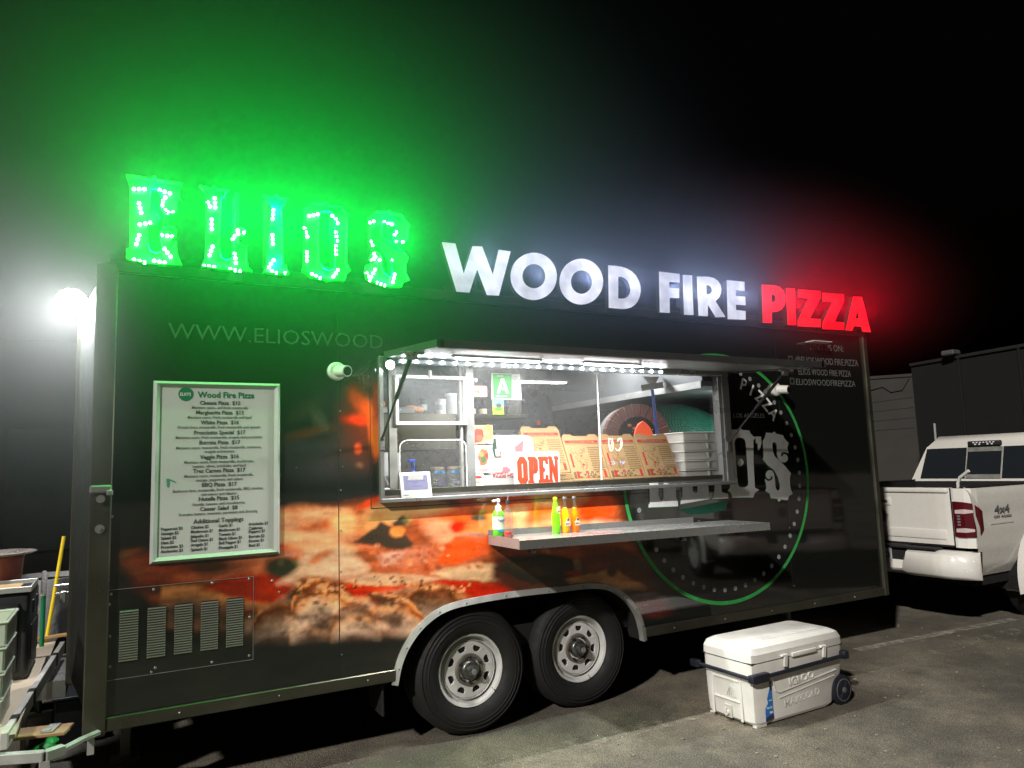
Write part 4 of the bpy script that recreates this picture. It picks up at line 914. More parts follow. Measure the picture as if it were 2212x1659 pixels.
# ---- orange shield, blue pole with a plastic head
def face3(nm, pts, m, par=None, th=.006):
    P = [Vector(p) for p in pts]; nrm = (P[1]-P[0]).cross(P[2]-P[0]).normalized()*th
    g = G(); A = [g.b.verts.new(p) for p in P]; B = [g.b.verts.new(p+nrm) for p in P]; n = len(P)
    for i in range(n): g.b.faces.new((A[i], A[(i+1) % n], B[(i+1) % n], B[i]))
    g.b.faces.new(A[::-1]); g.b.faces.new(B); return g.obj(nm, m, par)
gw = zm(2100, 1350, 2.602)
o = face3('orange_scoop', [tuple(YP(*gw(u, v), .48)) for u, v in [(1040,1010),(1045,930),(1060,870),(1090,825),(1128,800),(1165,830),(1200,870),(1225,930),(1225,1010)]], mat('glowing_orange_plastic', S(250, 84, 30), .5, em=(1, .1, .01), es=.35, nz=.02), th=.02)  # emission added so the plastic glows without a lamp
tag(o, 'bright orange pointed plastic scoop standing beside the white dough trays', 'plastic scoop')
bp_ = thing('squeegee', 'blue pole with a clear plastic head hung in front of the oven', 'squeegee', tuple(YP(*gw(1285, 870), .55)))
L0 = Vector(bp_.location); T0 = Vector(YP(*gw(1218, 480), .55))
G().cyl((0, 0, -.35), T0-L0, .013, n=12).obj('pole', mat('blue_painted_pole', S(44, 74, 150), .4), bp_)
P3 = [Vector(YP(*gw(u, v), .55))-L0 for u, v in [(1130,345),(1290,345),(1240,440),(1215,500),(1195,440)]]
face3('head', P3, M['white'], bp_, .02); G().bar(Vector(YP(*gw(1100, 465), .5))-L0, Vector(YP(*gw(1325, 430), .5))-L0, .015, .05, .003).obj('blade', M['white'], bp_)

# ---- dough trays by the right end of the window
def dough_tray(x0, x1, y0, y1, z, h, label, grp, m, par_rot=0):
    cx, cy = (x0+x1)/2, (y0+y1)/2; t = thing('dough_tray', label, 'dough tray', (cx, cy, z), 0, grp); W, D = (x1-x0)/2, (y1-y0)/2
    g = G()
    for sx, sy in ((1, 0), (-1, 0), (0, 1), (0, -1)):
        if sx: g.box((sx*(W-.012), 0, h/2), (.006, 2*D-.03, h), .001)
        else: g.box((0, sy*(D-.012), h/2), (2*W-.03, .006, h), .001)
    g.b2(-W+.014, W-.014, -D+.014, D-.014, .0, .004); g.obj('tray_body', m, t)
    g = G(); g.b2(-W, W, -D, -D+.018, h-.012, h, .004).b2(-W, W, D-.018, D, h-.012, h, .004).b2(-W, -W+.018, -D+.018, D-.018, h-.012, h, .004).b2(W-.018, W, -D+.018, D-.018, h-.012, h, .004)
    g.obj('tray_rim', m, t)
    for x in (-W*.3, W*.35): G().prism([(x, h-.014), (x+.022, h-.014), (x+.018, h-.05), (x+.012, h-.055)], -D+.006, -D-.004).obj('tray_rib', m, t)
    G().b2(-W, W, -D+.002, -D+.006, .006, .012).obj('tray_bead', m, t)
    return t
mtray = mat('white_dough_tray_plastic', (.72, .70, .64), .45, nz=.05)
ords = ['bottom', 'second from the bottom', 'middle', 'second from the top', 'top']
for i in range(5):
    dough_tray(1.97, 2.66, .18, .66, WZ0+.019+.076*i, .0755, 'white dough tray, %s of the stack inside the window' % ords[i], 'dough trays stacked in the window', mtray)

# ---- pizza boxes propped up on the sill
mstripe = M['red']
def pizza_box(x, y, z, tilt, label, w_=.325, L=.345, art=True):
    t = thing('pizza_box', label, 'pizza box', (x+w_/2, y, z), 0, 'kraft pizza boxes propped in the window')
    q = Matrix.Rotation(R(tilt), 4, 'X')      # local: box lies in x,z; tilted back
    th = .042
    g = G(); g.b2(-w_/2, w_/2, 0, th, 0, L, .003); a = g.obj('box_body', M['card'], t)
    pf = [(-w_/2, L), (-w_/2+.02, L+.028), (-w_/4, L+.028), (-w_/4+.02, L+.014), (w_/4-.02, L+.014), (w_/4, L+.028), (w_/2-.02, L+.028), (w_/2, L)]
    g = G(); g.prism(pf, .002, .007); f_ = g.obj('lid_flap', M['card'], t)
    g = G(); g.b2(-w_*.3, -w_*.1, -.003, .004, .0, .006).b2(w_*.12, w_*.32, -.003, .004, .0, .006); tb = g.obj('lid_tab', M['card'], t)
    parts = [a, f_, tb]
    if art:
        g = G(); g.b2(-w_*.45, w_*.45, -.0012, 0, L*.87, L*.93); parts.append(g.obj('printed_band', mstripe, t))
        its = [('Enjoy your delicious moments', 0, 0, .020, 'CENTER', .9, 0, math.pi)]
        o_ = words('printed_lettering', its, -.0018, M['card'], t); o_.data.transform(Matrix.Translation((0, 0, L*.91))); parts.append(o_)
        pb = mat('olive_brown_print', S(112, 86, 48), .7, nz=.1) if 'pb' not in M else M['pb']; M['pb'] = pb
        g = G()
        def B(a_, b_, c_, d_, gg): gg.quad((a_*w_, -.001, b_*L), (c_*w_, -.001, b_*L), (c_*w_, -.001, d_*L), (a_*w_, -.001, d_*L))
        B(-.45, .84, .45, .855, g); B(-.45, .05, .45, .06, g)
        for i in range(9):
            for j in range(11): B(.10+.038*i+.019*(j % 2), .22+j*.052, .128+.038*i+.019*(j % 2), .245+j*.052, g)
        for x0 in (-.45, -.30, .02, .16): B(x0, .06, x0+.07, .2, g)
        # plain cartoonless cook-and-oven doodle made of simple strokes
        rs = random.Random(3)
        for i in range(26):
            cx_, cz_ = rs.uniform(-.3, .02), rs.uniform(.28, .74); a0 = rs.uniform(0, 6); r_ = rs.uniform(.02, .07)
            for k in range(7):
                p = [(cx_+r_*math.cos(a0+t_*.35), cz_+r_*math.sin(a0+t_*.35)) for t_ in (k, k+1)]
                g.bar((p[0][0]*w_, -.001, p[0][1]*L), (p[1][0]*w_, -.001, p[1][1]*L), .0016, .0016)
        parts.append(g.obj('printed_pattern', pb, t, kind='stuff'))
        g = G()
        for x0 in (-.37, -.12, .36): B(x0, .06, x0+.075, .21, g)
        B(-.42, .3, -.37, .62, g); B(-.14, .55, -.08, .575, g)
        g.cyl((-.12*w_, -.0004, .36*L), (-.12*w_, -.0012, .36*L), .010, n=10); parts.append(g.obj('red_print', mstripe, t))
        parts.append(plate('word_badge', [[(-.27*w_, .09*L), (.22*w_, .09*L), (.25*w_, .125*L), (.22*w_, .165*L), (-.27*w_, .165*L), (-.30*w_, .125*L)]], -.0016, .0006, M['card'], t))
        o_ = words('pizza_lettering', [('PIZZA', 0, 0, .030, 'CENTER', 1.35, .01, math.pi)], -.0024, M['ink'], t); o_.data.transform(Matrix.Translation((-.01, 0, L*.158))); parts.append(o_)
    for p in parts: p.data.transform(Matrix.Rotation(R(-tilt), 4, 'X'))
    return t
pizza_box(.86, .10, WZ0+.05, 24, 'kraft pizza box propped up just right of the stacked ones')
pizza_box(1.19, .10, WZ0+.05, 24, 'kraft pizza box propped up between two others, behind the chalk scrawl')
pizza_box(1.525, .10, WZ0+.05, 24, 'kraft pizza box propped up beside the white dough trays')
pizza_box(.53, .13, WZ0+.112, 24, 'kraft pizza box propped highest, behind the OPEN sign')
for k, z in enumerate((0, .046)):
    b = G().b2(.50, .84, .075, .42, WZ0+.019+z, WZ0+.019+z+.043, .003).b2(.70, .78, .071, .08, WZ0+.05+z, WZ0+.058+z).obj('pizza_box', M['card'])
    tag(b, ('closed flat kraft pizza box lying on the sill, lowest of all' if k == 0 else 'closed flat kraft pizza box lying on top of another flat one'), 'pizza box', 'kraft pizza boxes propped in the window')
    G().b2(.60, .68, .0745, .0755, WZ0+.025+z, WZ0+.03+z).obj('box_slot', M['ink'], b)

# ---- OPEN sign
os_ = thing('open_sign', 'white OPEN sign with red shadowed letters leaning in the window', 'sign', (.51, .018, WZ0+.020))
plate('sign_board', [[(-.178, .0), (.182, .0), (.182, .232), (.172, .242), (-.168, .242), (-.178, .232)]], 0, .004, mat('white_sign_board', (.72, .72, .70), .4, nz=.03), os_)
plate('sign_border', [[(-.172, .006), (.176, .006), (.176, .236), (-.172, .236)], [(-.169, .009), (.173, .009), (.173, .233), (-.169, .233)]], -.003, .0006, M['ink'], os_)
SL = {'O': [[(0,.03),(.02,0),(.055,0),(.075,.03),(.075,.15),(.055,.18),(.02,.18),(0,.15)],[(.03,.04),(.045,.04),(.045,.14),(.03,.14)]],
 'P': [[(0,0),(.045,0),(.045,.02),(.038,.02),(.038,.07),(.06,.07),(.075,.09),(.075,.16),(.06,.18),(0,.18),(0,.16),(.009,.16),(.009,.02),(0,.02)],[(.038,.09),(.046,.09),(.046,.155),(.038,.155)]],
 'E': [[(0,0),(.075,0),(.075,.055),(.06,.055),(.055,.025),(.038,.025),(.038,.08),(.05,.08),(.05,.105),(.038,.105),(.038,.155),(.055,.155),(.06,.13),(.075,.13),(.075,.18),(0,.18),(0,.16),(.009,.16),(.009,.02),(0,.02)]],
 'N': [[(0,0),(.032,0),(.032,.02),(.026,.02),(.026,.11),(.052,0),(.072,0),(.072,.16),(.08,.16),(.08,.18),(.048,.18),(.048,.16),(.054,.16),(.054,.08),(.028,.18),(0,.18),(0,.16),(.008,.16),(.008,.02),(0,.02)]]}
mor = mat('red_orange_sign_letter', S(238, 60, 30), .45, nz=.04)
for i, c in enumerate('OPEN'):
    x = -.155+i*.081
    sh_ = [[(x+a+.007, .03+b-.007) for a, b in lp] for lp in SL[c]]; fc = [[(x+a, .03+b) for a, b in lp] for lp in SL[c]]
    plate('letter_shadow', sh_, -.0030, .0006, mat('dark_grey_print', (.05, .04, .045), .5) if i == 0 else bpy.data.materials['dark_grey_print'], os_)
    plate('sign_character', fc, -.0040, .0008, mor, os_)

# ---- white carton with printed pictures, price leaflets
ct = thing('white_carton', 'big white pizza carton standing behind the OPEN sign with a cook drawn upside down', 'carton', (.33, .14, WZ0+.019))
mct = mat('white_carton_board', (.66, .66, .66), .5, nz=.05)
g = G(); g.prism([(-.22, 0), (.22, 0), (.23, .30), (.21, .35), (.16, .365), (-.18, .365), (-.20, .30)], 0, .04); g.obj('carton_body', mct, ct)
mpk = mat('pink_print', S(222, 110, 120), .5); mgn = mat('dark_green_print', S(30, 70, 56), .5); mskin = mat('light_skin_print', S(240, 190, 170), .5)
plate('slice_print', [[(.02, .24), (.15, .33), (.14, .23), (.10, .21)]], -.001, .0006, mpk, ct)
plate('slice_print', [ell(.03, .26, .055, .035, 20)], -.0018, .0006, mat('pale_pink_print', S(240, 160, 165), .5), ct)
plate('cook_print', [[(-.085, .34), (-.065, .345), (-.06, .27), (-.03, .25), (-.03, .21), (-.08, .21), (-.095, .27)]], -.001, .0006, mgn, ct)
plate('cook_print', [[(-.075, .27), (-.04, .27), (-.035, .22), (-.07, .22)]], -.0018, .0006, mct, ct)
plate('cook_print', [[(-.075, .22), (-.035, .22), (-.03, .15), (-.07, .15)]], -.001, .0006, mskin, ct)
plate('cook_print', [ell(-.05, .13, .03, .022, 16)], -.0018, .0006, mskin, ct)
plate('cook_print', [ell(.0, .125, .04, .022, 20)], -.001, .0006, mpk, ct)
words('carton_lettering', [('FRESH PIZZA', 0, 0, .045, 'CENTER', .85, .02, math.pi+R(3))], -.002, M['red'], ct).data.transform(Matrix.Translation((.01, 0, .105)))
words('carton_lettering', [('THANK YOU FOR', .0, 0.004, .022, 'CENTER', .95, .01)], -.002, M['red'], ct)
def leaflet(x0, x1, z0, z1, y, nm, label, blobs, base=(235, 232, 225)):
    t = thing(nm, label, 'leaflet', ((x0+x1)/2, y, z0)); w_, h_ = x1-x0, z1-z0
    plate('leaflet_paper', [[(-w_/2, 0), (w_/2, 0), (w_/2, h_), (-w_/2, h_)]], 0, .003, mat(nm+'_paper', S(*base), .5, nz=.03), t)
    for k, (bx, bz, rx, rz_, c) in enumerate(blobs):
        rs = random.Random(k*7+len(blobs)); pts = [((bx-.5)*w_+rx*w_*math.cos(a)*rs.uniform(.75, 1.15), bz*h_+rz_*h_*math.sin(a)*rs.uniform(.75, 1.15)) for a in np.linspace(0, 2*math.pi, 15)[:-1]]
        plate('printed_shape', [pts], -.0025-.0005*k, .0005, mat('print_%d_%d_%d' % c, S(*c), .5) if 'print_%d_%d_%d' % c not in bpy.data.materials else bpy.data.materials['print_%d_%d_%d' % c], t)
    return t
leaflet(.075, .235, WZ0+.325, WZ0+.452, .125, 'fries_picture', 'food picture of dipping sauce and fries taped above the carton', [(.3, .42, .28, .42, (206, 60, 44)), (.75, .6, .26, .42, (240, 178, 80)), (.35, .3, .18, .2, (236, 96, 70)), (.72, .55, .14, .2, (250, 210, 120)), (.8, .12, .2, .1, (250, 240, 230))], (240, 170, 130))
leaflet(.10, .215, WZ0+.13, WZ0+.315, .128, 'chicken_picture', 'food picture of glazed chicken on a striped tray beside the cook drawing', [(.5, .55, .36, .34, (206, 110, 70)), (.5, .5, .2, .16, (70, 120, 70)), (.7, .62, .12, .1, (220, 60, 50)), (.4, .68, .16, .1, (230, 150, 90)), (.5, .15, .4, .08, (190, 170, 170))])
leaflet(.06, .16, WZ0+.04, WZ0+.13, .132, 'red_pepper_packet', 'small packet with red swirl and lettering at the window post foot', [(.5, .7, .4, .12, (206, 60, 50)), (.5, .35, .42, .08, (230, 170, 150))])
leaflet(.055, .10, WZ0+.13, WZ0+.36, .135, 'side_leaflet', 'narrow white list taped right beside the window post', [(.5, .85, .3, .03, (90, 90, 90)), (.5, .7, .35, .02, (120, 120, 120)), (.5, .5, .35, .02, (120, 120, 120)), (.5, .3, .2, .1, (170, 170, 175))])
# ---- stickers on the glass: review sticker, A card, snack bag
yp = thing('review_sticker', 'salmon pink review sticker on the glass by the window post', 'sticker', (.085, .026, 2.135))
plate('sticker_base', [[(-.066, .006), (-.060, 0), (.060, 0), (.066, .006), (.066, .066), (.060, .072), (-.060, .072), (-.066, .066)]], 0, .002, mat('salmon_pink_sticker', S(238, 150, 134), .4, nz=.03), yp)
words('sticker_lettering', [('yelp', -.038, .024, .036, 'LEFT', .9, .012)], -.002, M['ink'], yp)
plate('sticker_burst', [[(.032+.018*math.cos(a)*(1 if k % 2 else .4), .038+.018*math.sin(a)*(1 if k % 2 else .4)) for k, a in enumerate(np.linspace(0, 2*math.pi, 11)[:-1])]], -.002, .0006, mat('pale_pink_burst', S(250, 190, 178), .4), yp)
cA = thing('grade_card', 'green health grade card with a big white A hanging in the glass', 'grade card', (.27, .026, 2.125))
plate('card_sleeve', [[(-.085, -.006), (.145, -.006), (.14, .172), (-.08, .172)]], .003, .002, mat('clear_card_sleeve', (.6, .64, .6), .2), cA)
plate('card_face', [[(-.072, .004), (.068, .002), (.072, .165), (-.072, .168)]], 0, .002, mat('grade_card_green', S(56, 160, 72), .45, nz=.04), cA)
plate('grade_letter', [[(-.045, .035), (-.026, .035), (-.018, .058), (.018, .058), (.026, .035), (.046, .035), (.012, .135), (-.012, .135)], [(-.012, .075), (.012, .075), (0, .112)]], -.003, .0008, mat('white_print', (.75, .75, .75), .5), cA)
plate('card_face', [[(.074, .002), (.135, .002), (.135, .165), (.074, .165)]], 0, .002, mat('white_notice_print', (.62, .64, .62), .5), cA)
words('card_lettering', [(s_, .078, z_, .012, 'LEFT', 1) for s_, z_ in (('County', .148), ('Public Health', .13), ('inspection', .11), ('notice', .09), ('posted', .07), ('here', .05), ('County', .015))], -.002, M['ink'], cA)
words('card_lettering', [('GRADE', -.045, .148, .016, 'LEFT', 1), ('PUBLIC HEALTH', -.055, .012, .012, 'LEFT', 1)], -.002, bpy.data.materials['white_print'], cA)
pb_ = thing('snack_packet', 'yellow green packet with a blue sky print below the grade card', 'packet', (.232, .026, 2.015))
g = G(); g.b2(-.042, .042, -.006, .004, 0, .11, .004); g.obj('packet_body', mat('lime_packet', S(150, 180, 50), .4), pb_)
plate('packet_print', [[(-.04, .055), (.04, .055), (.04, .107), (-.04, .107)]], -.007, .0008, mat('sky_blue_print', S(90, 160, 215), .4), pb_)
plate('packet_print', [ell(0, .062, .022, .016, 16)], -.008, .0008, M['ink'], pb_); plate('packet_print', [ell(0, .038, .03, .012, 16)], -.008, .0008, mat('green_print', S(60, 120, 50), .4), pb_)
# ---- payment tablet
tb = thing('payment_tablet', 'white payment tablet with a lavender screen standing on the window ledge', 'tablet', (-.375, -.022, WZ0-.002))
g = G(); g.b2(-.102, .102, 0, .012, 0, .16, .005, 2); a = g.obj('tablet_body', mat('glossy_white_tablet', (.55, .55, .57), .25, nz=.02), tb)
b = G().b2(-.080, .080, -.001, .0, .045, .138).obj('screen', mat('lavender_screen', (.05, .05, .07), .3, em=(.50, .50, .80), es=.55, nz=.02), tb)
c = words('screen_lettering', [('Welcome to our food truck', -.058, .098, .0105, 'LEFT', 1), ('Tap here', -.02, .088, .009, 'LEFT', 1), ('to start your order', -.035, .066, .009, 'LEFT', 1)], -.0015, mat('purple_text', (.1, .08, .3), .5), tb)
d = words('brand_mark', [('o Square', -.09, .012, .010, 'LEFT', 1)], -.0006, M['ink'], tb)
for o in (a, b, c, d): o.data.transform(Matrix.Rotation(R(-14), 4, 'X') )
G().xprism([(.05, .0), (.055, .0), (.03, .13), (.02, .13)], -.05, .05).obj('tablet_stand', M['white'], tb)
# ---- tip jars
mjar = glass('jar_glass', (.9, .93, .92), refl=.5, haze=.06)
def tip_jar(x, y, label, txt):
    t = thing('tip_jar', label, 'tip jar', (x, y, WZ0+.019), 0, 'glass tip jars behind the guard')
    G().lathe([(.050, 0), (.056, .01), (.056, .115), (.048, .135), (.044, .14), (.044, .155)], n=28, cap=False).obj('jar', mjar, t)
    G().lathe([(.045, .142), (.048, .142), (.048, .158), (.045, .16)], n=28).obj('jar_lid', mat('brown_lid', (.2, .15, .1), .4) if 'brown_lid' not in bpy.data.materials else bpy.data.materials['brown_lid'], t)
    g = G(); rs = random.Random(int(x*100))
    for i in range(9): g.box((rs.uniform(-.02, .02), rs.uniform(-.02, .02), .012+i*.008), (.055, .03, .002), 0, 1, Matrix.Rotation(rs.uniform(0, 3), 3, 'Z') @ Matrix.Rotation(rs.uniform(-.5, .5), 3, 'X'))
    g.obj('banknotes', mat('greenish_banknote', (.35, .36, .25), .8) if 'greenish_banknote' not in bpy.data.materials else bpy.data.materials['greenish_banknote'], t, kind='stuff')
    m = bpy.data.materials.get('blue_tape') or mat('blue_tape', S(52, 130, 180), .6)
    for z in (.006, .118):
        g = G()
        for k in range(8):
            a0, a1 = -2.3+k*.18, -2.3+(k+1)*.18; g.quad(*[(.057*math.cos(a), .057*math.sin(a), zz) for a, zz in ((a0, z), (a1, z), (a1, z+.018), (a0, z+.018))])
        g.obj('tape', m, t)
    words('tape_lettering', [(txt[0], -.024, .120, .020, 'LEFT', .9), (txt[1], -.036, .008, .018, 'LEFT', .7)], -.059, M['ink'], t)
    pm = bpy.data.materials.get('purple_marker') or mat('purple_marker', S(84, 50, 160), .5)
    G().tube([(-.02, -.058, .04), (-.008, -.058, .06), (.0, -.058, .09), (.006, -.058, .062), (.022, -.058, .072), (.01, -.058, .05), (.016, -.058, .035)], .0018, 5).tube([(-.022, -.058, .055), (-.01, -.058, .05), (-.02, -.058, .04)], .0018, 5).obj('drawing', pm, t)
    return t
tip_jar(-.055, .13, 'glass tip jar with words on blue tape, nearer the window post', ('TIPS', 'THANK YOU')); tip_jar(-.168, .15, 'glass tip jar half behind the other, next to the payment tablet', ('TIPS', ''))
# ---- things on the inside shelf and counter
def canister(x, y, z, r, h, m, nm, label, cat='container', lid=None):
    t = thing(nm, label, cat, (x, y, z)); G().lathe([(r, 0), (r, h*.86), (r*.96, h*.9)], n=24).obj('body', m, t)
    G().lathe([(r*1.03, h*.9), (r*1.03, h), (r*.9, h*1.01)], n=24).obj('lid', lid or M['white'], t)
    G().lathe([(r*1.004, h*.3), (r*1.004, h*.65)], n=24, cap=False).obj('label_band', mat(nm+'_label_print', (.4, .4, .4), .6), t); return t
canister(.60, 1.66, 2.142, .055, .19, mat('pale_grey_canister', (.42, .42, .43), .5), 'spice_canister', 'tall pale grey canister on the inside shelf')
canister(.505, 1.66, 2.142, .042, .14, M['white'], 'supplement_jar', 'white jar with a lid on the inside shelf beside the tall canister', 'jar')
canister(.36, 1.72, 2.142, .035, .15, mat('dark_green_glass', (.02, .05, .03), .1), 'oil_bottle', 'dark green bottle on the inside shelf', 'bottle', M['dark'])
for i, (x, y) in enumerate(((.79, 1.62), (.90, 1.62))):
    t = thing('hot_sauce_bottle', ('dark small bottle with beige label under the salmon pink sticker, nearer the post' if i == 0 else 'dark small bottle with beige label under the salmon pink sticker, nearer the lime packet'), 'bottle', (x, y, 2.142), 0, 'small dark bottles on the inside shelf')
    G().lathe([(.032, 0), (.034, .07), (.014, .10), (.014, .14)], n=18).obj('bottle_body', M['under'], t); G().lathe([(.0345, .01), (.0345, .055)], n=18, cap=False).obj('bottle_label', mat('beige_label', (.5, .42, .3), .6), t)
t = thing('steel_pot', 'shiny steel pot hanging right of the lime packet', 'pot', (1.20, 1.62, 2.142)); G().lathe([(.07, 0), (.085, .02), (.09, .15), (.095, .155)], n=28).obj('pot_body', M['steel'], t); G().tube([(.09, 0, .13), (.13, 0, .15), (.14, 0, .12)], .006, 6).obj('pot_handle', M['steel'], t)
t = thing('food_pan', 'shallow steel pan of food on the left end of the inside shelf', 'pan', (.02, 1.66, 2.142)); G().box((0, 0, .03), (.40, .22, .06), .01).obj('pan_body', M['steel'], t); G().box((-.12, -.02, .085), (.14, .14, .07), .03, 2).obj('pan_filling', mat('orange_cheese_shreds', S(210, 140, 70), .8, nz=.5, ns=40, bump=.6), t)
t = thing('bun_bag', 'clear bag of golden buns on the inside shelf', 'bread bag', (.22, 1.66, 2.142)); G().sph((0, 0, .045), .06, 14, (1.2, .9, .7)).sph((.07, 0, .04), .05, 14, (1, .9, .7)).obj('buns', mat('golden_bun', S(190, 130, 80), .6), t)
t = thing('blue_bottle', 'blue spray bottle behind the guard, left of the tip jars', 'bottle', (-.265, .34, WZ0+.019)); G().lathe([(.035, 0), (.036, .10), (.014, .14), (.013, .17)], n=18).obj('bottle_body', mat('bright_blue_plastic', S(30, 96, 225), .35), t); G().lathe([(.016, .17), (.016, .185), (.01, .2)], n=12).box((-.01, 0, .205), (.05, .02, .025), .005).obj('spray_head', bpy.data.materials['bright_blue_plastic'], t)
t = thing('cutting_board', 'tall white cutting board leaning behind the guard', 'cutting board', (-.44, .46, WZ0+.0)); plate('board', [[(-.24, -.02), (.10, -.02), (.13, .27), (.11, .29), (-.22, .29), (-.24, .27)]], 0, .015, mat('white_hdpe_board', (.60, .61, .60), .5), t)
t = thing('paper_roll', 'white receipt roll lying at the left end of the sill', 'paper roll', (-.56, .10, WZ0+.06)); G().cyl((-.02, 0, .10), (.03, .0, .0), .022, n=20).obj('roll', mat('white_paper', (.7, .7, .66), .8), t); G().cyl((-.021, 0, .102), (-.0205, 0, .101), .008, n=12).obj('roll_core', M['dark'], t)
t = thing('white_cup', 'white paper cup lying between the blue bottle and the jars', 'cup', (-.235, .20, WZ0+.019)); G().lathe([(.03, 0), (.036, .07), (.038, .075), (.034, .072), (.029, .005)], n=22).obj('cup_body', mat('cream_cup', (.6, .58, .5), .5), t); G().lathe([(.038, .0745), (.039, .078), (.038, .08)], n=22, cap=False).obj('cup_rim', M['white'], t)
G().b2(-.595, -.51, .02, .16, WZ0+.019, WZ0+.06, .004).obj('ledge_box', M['alu'], TR)

# ================================================================== ON THE OUTSIDE SHELF
msq = glass('clear_pet', (.80, .95, .74), refl=.4)
def zs(x): return SZ-.012*(x-SX0)+.001
x, y = YP(1078, 1155, -.10)[:2]
t = thing('hand_sanitizer', 'green pump bottle of hand sanitizer on the left end of the steel shelf', 'pump bottle', (x, y, zs(x)))
mgel = mat('green_gel', S(110, 214, 60), .15, nz=.04, trans=.35, em=(.1, .5, .05), es=.03)  # faint emission added so the gel seems to glow
G().lathe([(.036, .001), (.040, .01), (.040, .13), (.034, .155), (.018, .175)], n=28).obj('gel_body', mgel, t)
G().lathe([(.0405, .05), (.0407, .13)], n=28, cap=False).obj('bottle_label', mat('pale_green_label', (.55, .68, .50), .4), t)
words('label_lettering', [('Purell', -.030, .098, .026, 'LEFT', .9, .012)], -.0425, mat('navy_print', S(30, 40, 110), .5), t)
G().b2(-.026, .012, -.0425, -.0405, .035, .05).obj('label_patch', mat('blue_label_patch', S(60, 150, 190), .4), t)
G().lathe([(.020, .170), (.020, .195), (.010, .198), (.006, .22)], n=18).lathe([(.013, .22), (.013, .236), (.008, .24)], n=14).bar((0, 0, .232), (-.045, -.01, .228), .012, .012, .003).obj('pump', M['white'], t)
x, y = YP(1099, 1160, -.16)[:2]
t = thing('oil_cruet', 'clear glass pourer bottle with a little red oil next to the sanitizer', 'oil bottle', (x, y, zs(x)))
mcg = glass('clear_bottle_glass', (.95, .93, .90), refl=.6, haze=.04)
G().lathe([(.026, .0), (.031, .006), (.031, .14), (.026, .16), (.012, .185), (.011, .21)], n=24, cap=False).obj('glass_body', mcg, t)
G().lathe([(.028, .003), (.0295, .008), (.0295, .035)], n=24).obj('red_oil', mat('red_chili_oil', S(190, 30, 20), .15, em=(.5, .03, .01), es=.08), t)  # weak emission put into the oil for a lit look
G().lathe([(.013, .205), (.013, .232)], n=14).obj('stopper', M['dark'], t); G().tube([(0, 0, .23), (.002, 0, .25), (.008, 0, .275)], [.004, .003, .002], 6).obj('spout', M['steel'], t)
def soda(px_, py_, label, liq, cap, top, nm_lab, kind):
    x, y = YP(px_, py_, -.12)[:2]; t = thing('soda_bottle', label, 'soda bottle', (x, y, zs(x)), 0, 'soda bottles standing on the steel shelf')
    if kind == 'swirl':
        G().lathe([(.024, 0), (.027, .01), (.027, .05), (.0285, .07), (.0265, .09), (.0285, .11), (.027, .13), (.022, .16), (.0135, .2), (.012, .225)], n=24).obj('bottle_body', liq, t)
        g = G()
        for k in range(7): g.tube([(.0275*math.cos(-math.pi+s_*.35), .0275*math.sin(-math.pi+s_*.35), .02+k*.014+s_*.004) for s_ in range(9)], .0012, 4)
        g.obj('bottle_ridges', liq, t, kind='stuff')
    else:
        G().lathe([(.025, 0), (.0285, .008), (.0285, .10), (.026, .125), (.014, .165)], n=24).obj('liquid', liq, t)
        G().lathe([(.014, .165), (.0115, .185), (.0115, .225)], n=24, cap=False).obj('bottle_neck', mcg, t)
    G().lathe([(.0145, .222), (.0150, .228), (.013, .236)], n=18).obj('cap', cap, t)
    if kind == 'swirl':
        G().box((.008, -.0245, .15), (.026, .003, .045), .002).obj('bottle_label', mat('cream_label', (.72, .68, .4), .5), t); words('label_lettering', [('Squirt', -.004, .142, .013, 'LEFT', .8, .01)], -.0275, M['red'], t)
    else:
        plate('bottle_label', [[(-.016, .045), (.02, .045), (.02, .07), (.012, .078), (.010, .096), (-.002, .098), (-.006, .08), (-.018, .068)]], -.0285, .002, mat(nm_lab, (.75, .6, .48), .5), t)
        plate('label_fruit', [ell(.004, .086, .008, .009, 12)], -.030, .0006, mat('green_label_fruit', S(40, 90, 50), .5) if 'green_label_fruit' not in bpy.data.materials else bpy.data.materials['green_label_fruit'], t)
        words('label_lettering', [('JARRITOS', -.016, .056, .010, 'LEFT', .75, .01)], -.0305, M['ink'], t)
def liquid(nm, c, e): return mat(nm, S(*c), .12, nz=.03, em=tuple(S(*c)), es=e*.35)  # soda colour also emits a little, an added glow
soda(1202, 1150, 'lime green soda bottle with a yellow cap, left of the other sodas', liquid('lime_soda', (112, 204, 30), .10), mat('yellow_cap', S(220, 220, 40), .35), None, '', 'swirl')
soda(1222, 1148, 'yellow soda bottle standing between the green and the orange soda', liquid('yellow_soda', (252, 178, 20), .12), M['steel'], None, 'label_a', 'j')
soda(1243, 1146, 'orange soda bottle, rightmost on the steel shelf', liquid('orange_soda', (252, 120, 10), .12), M['steel'], None, 'label_b', 'j')

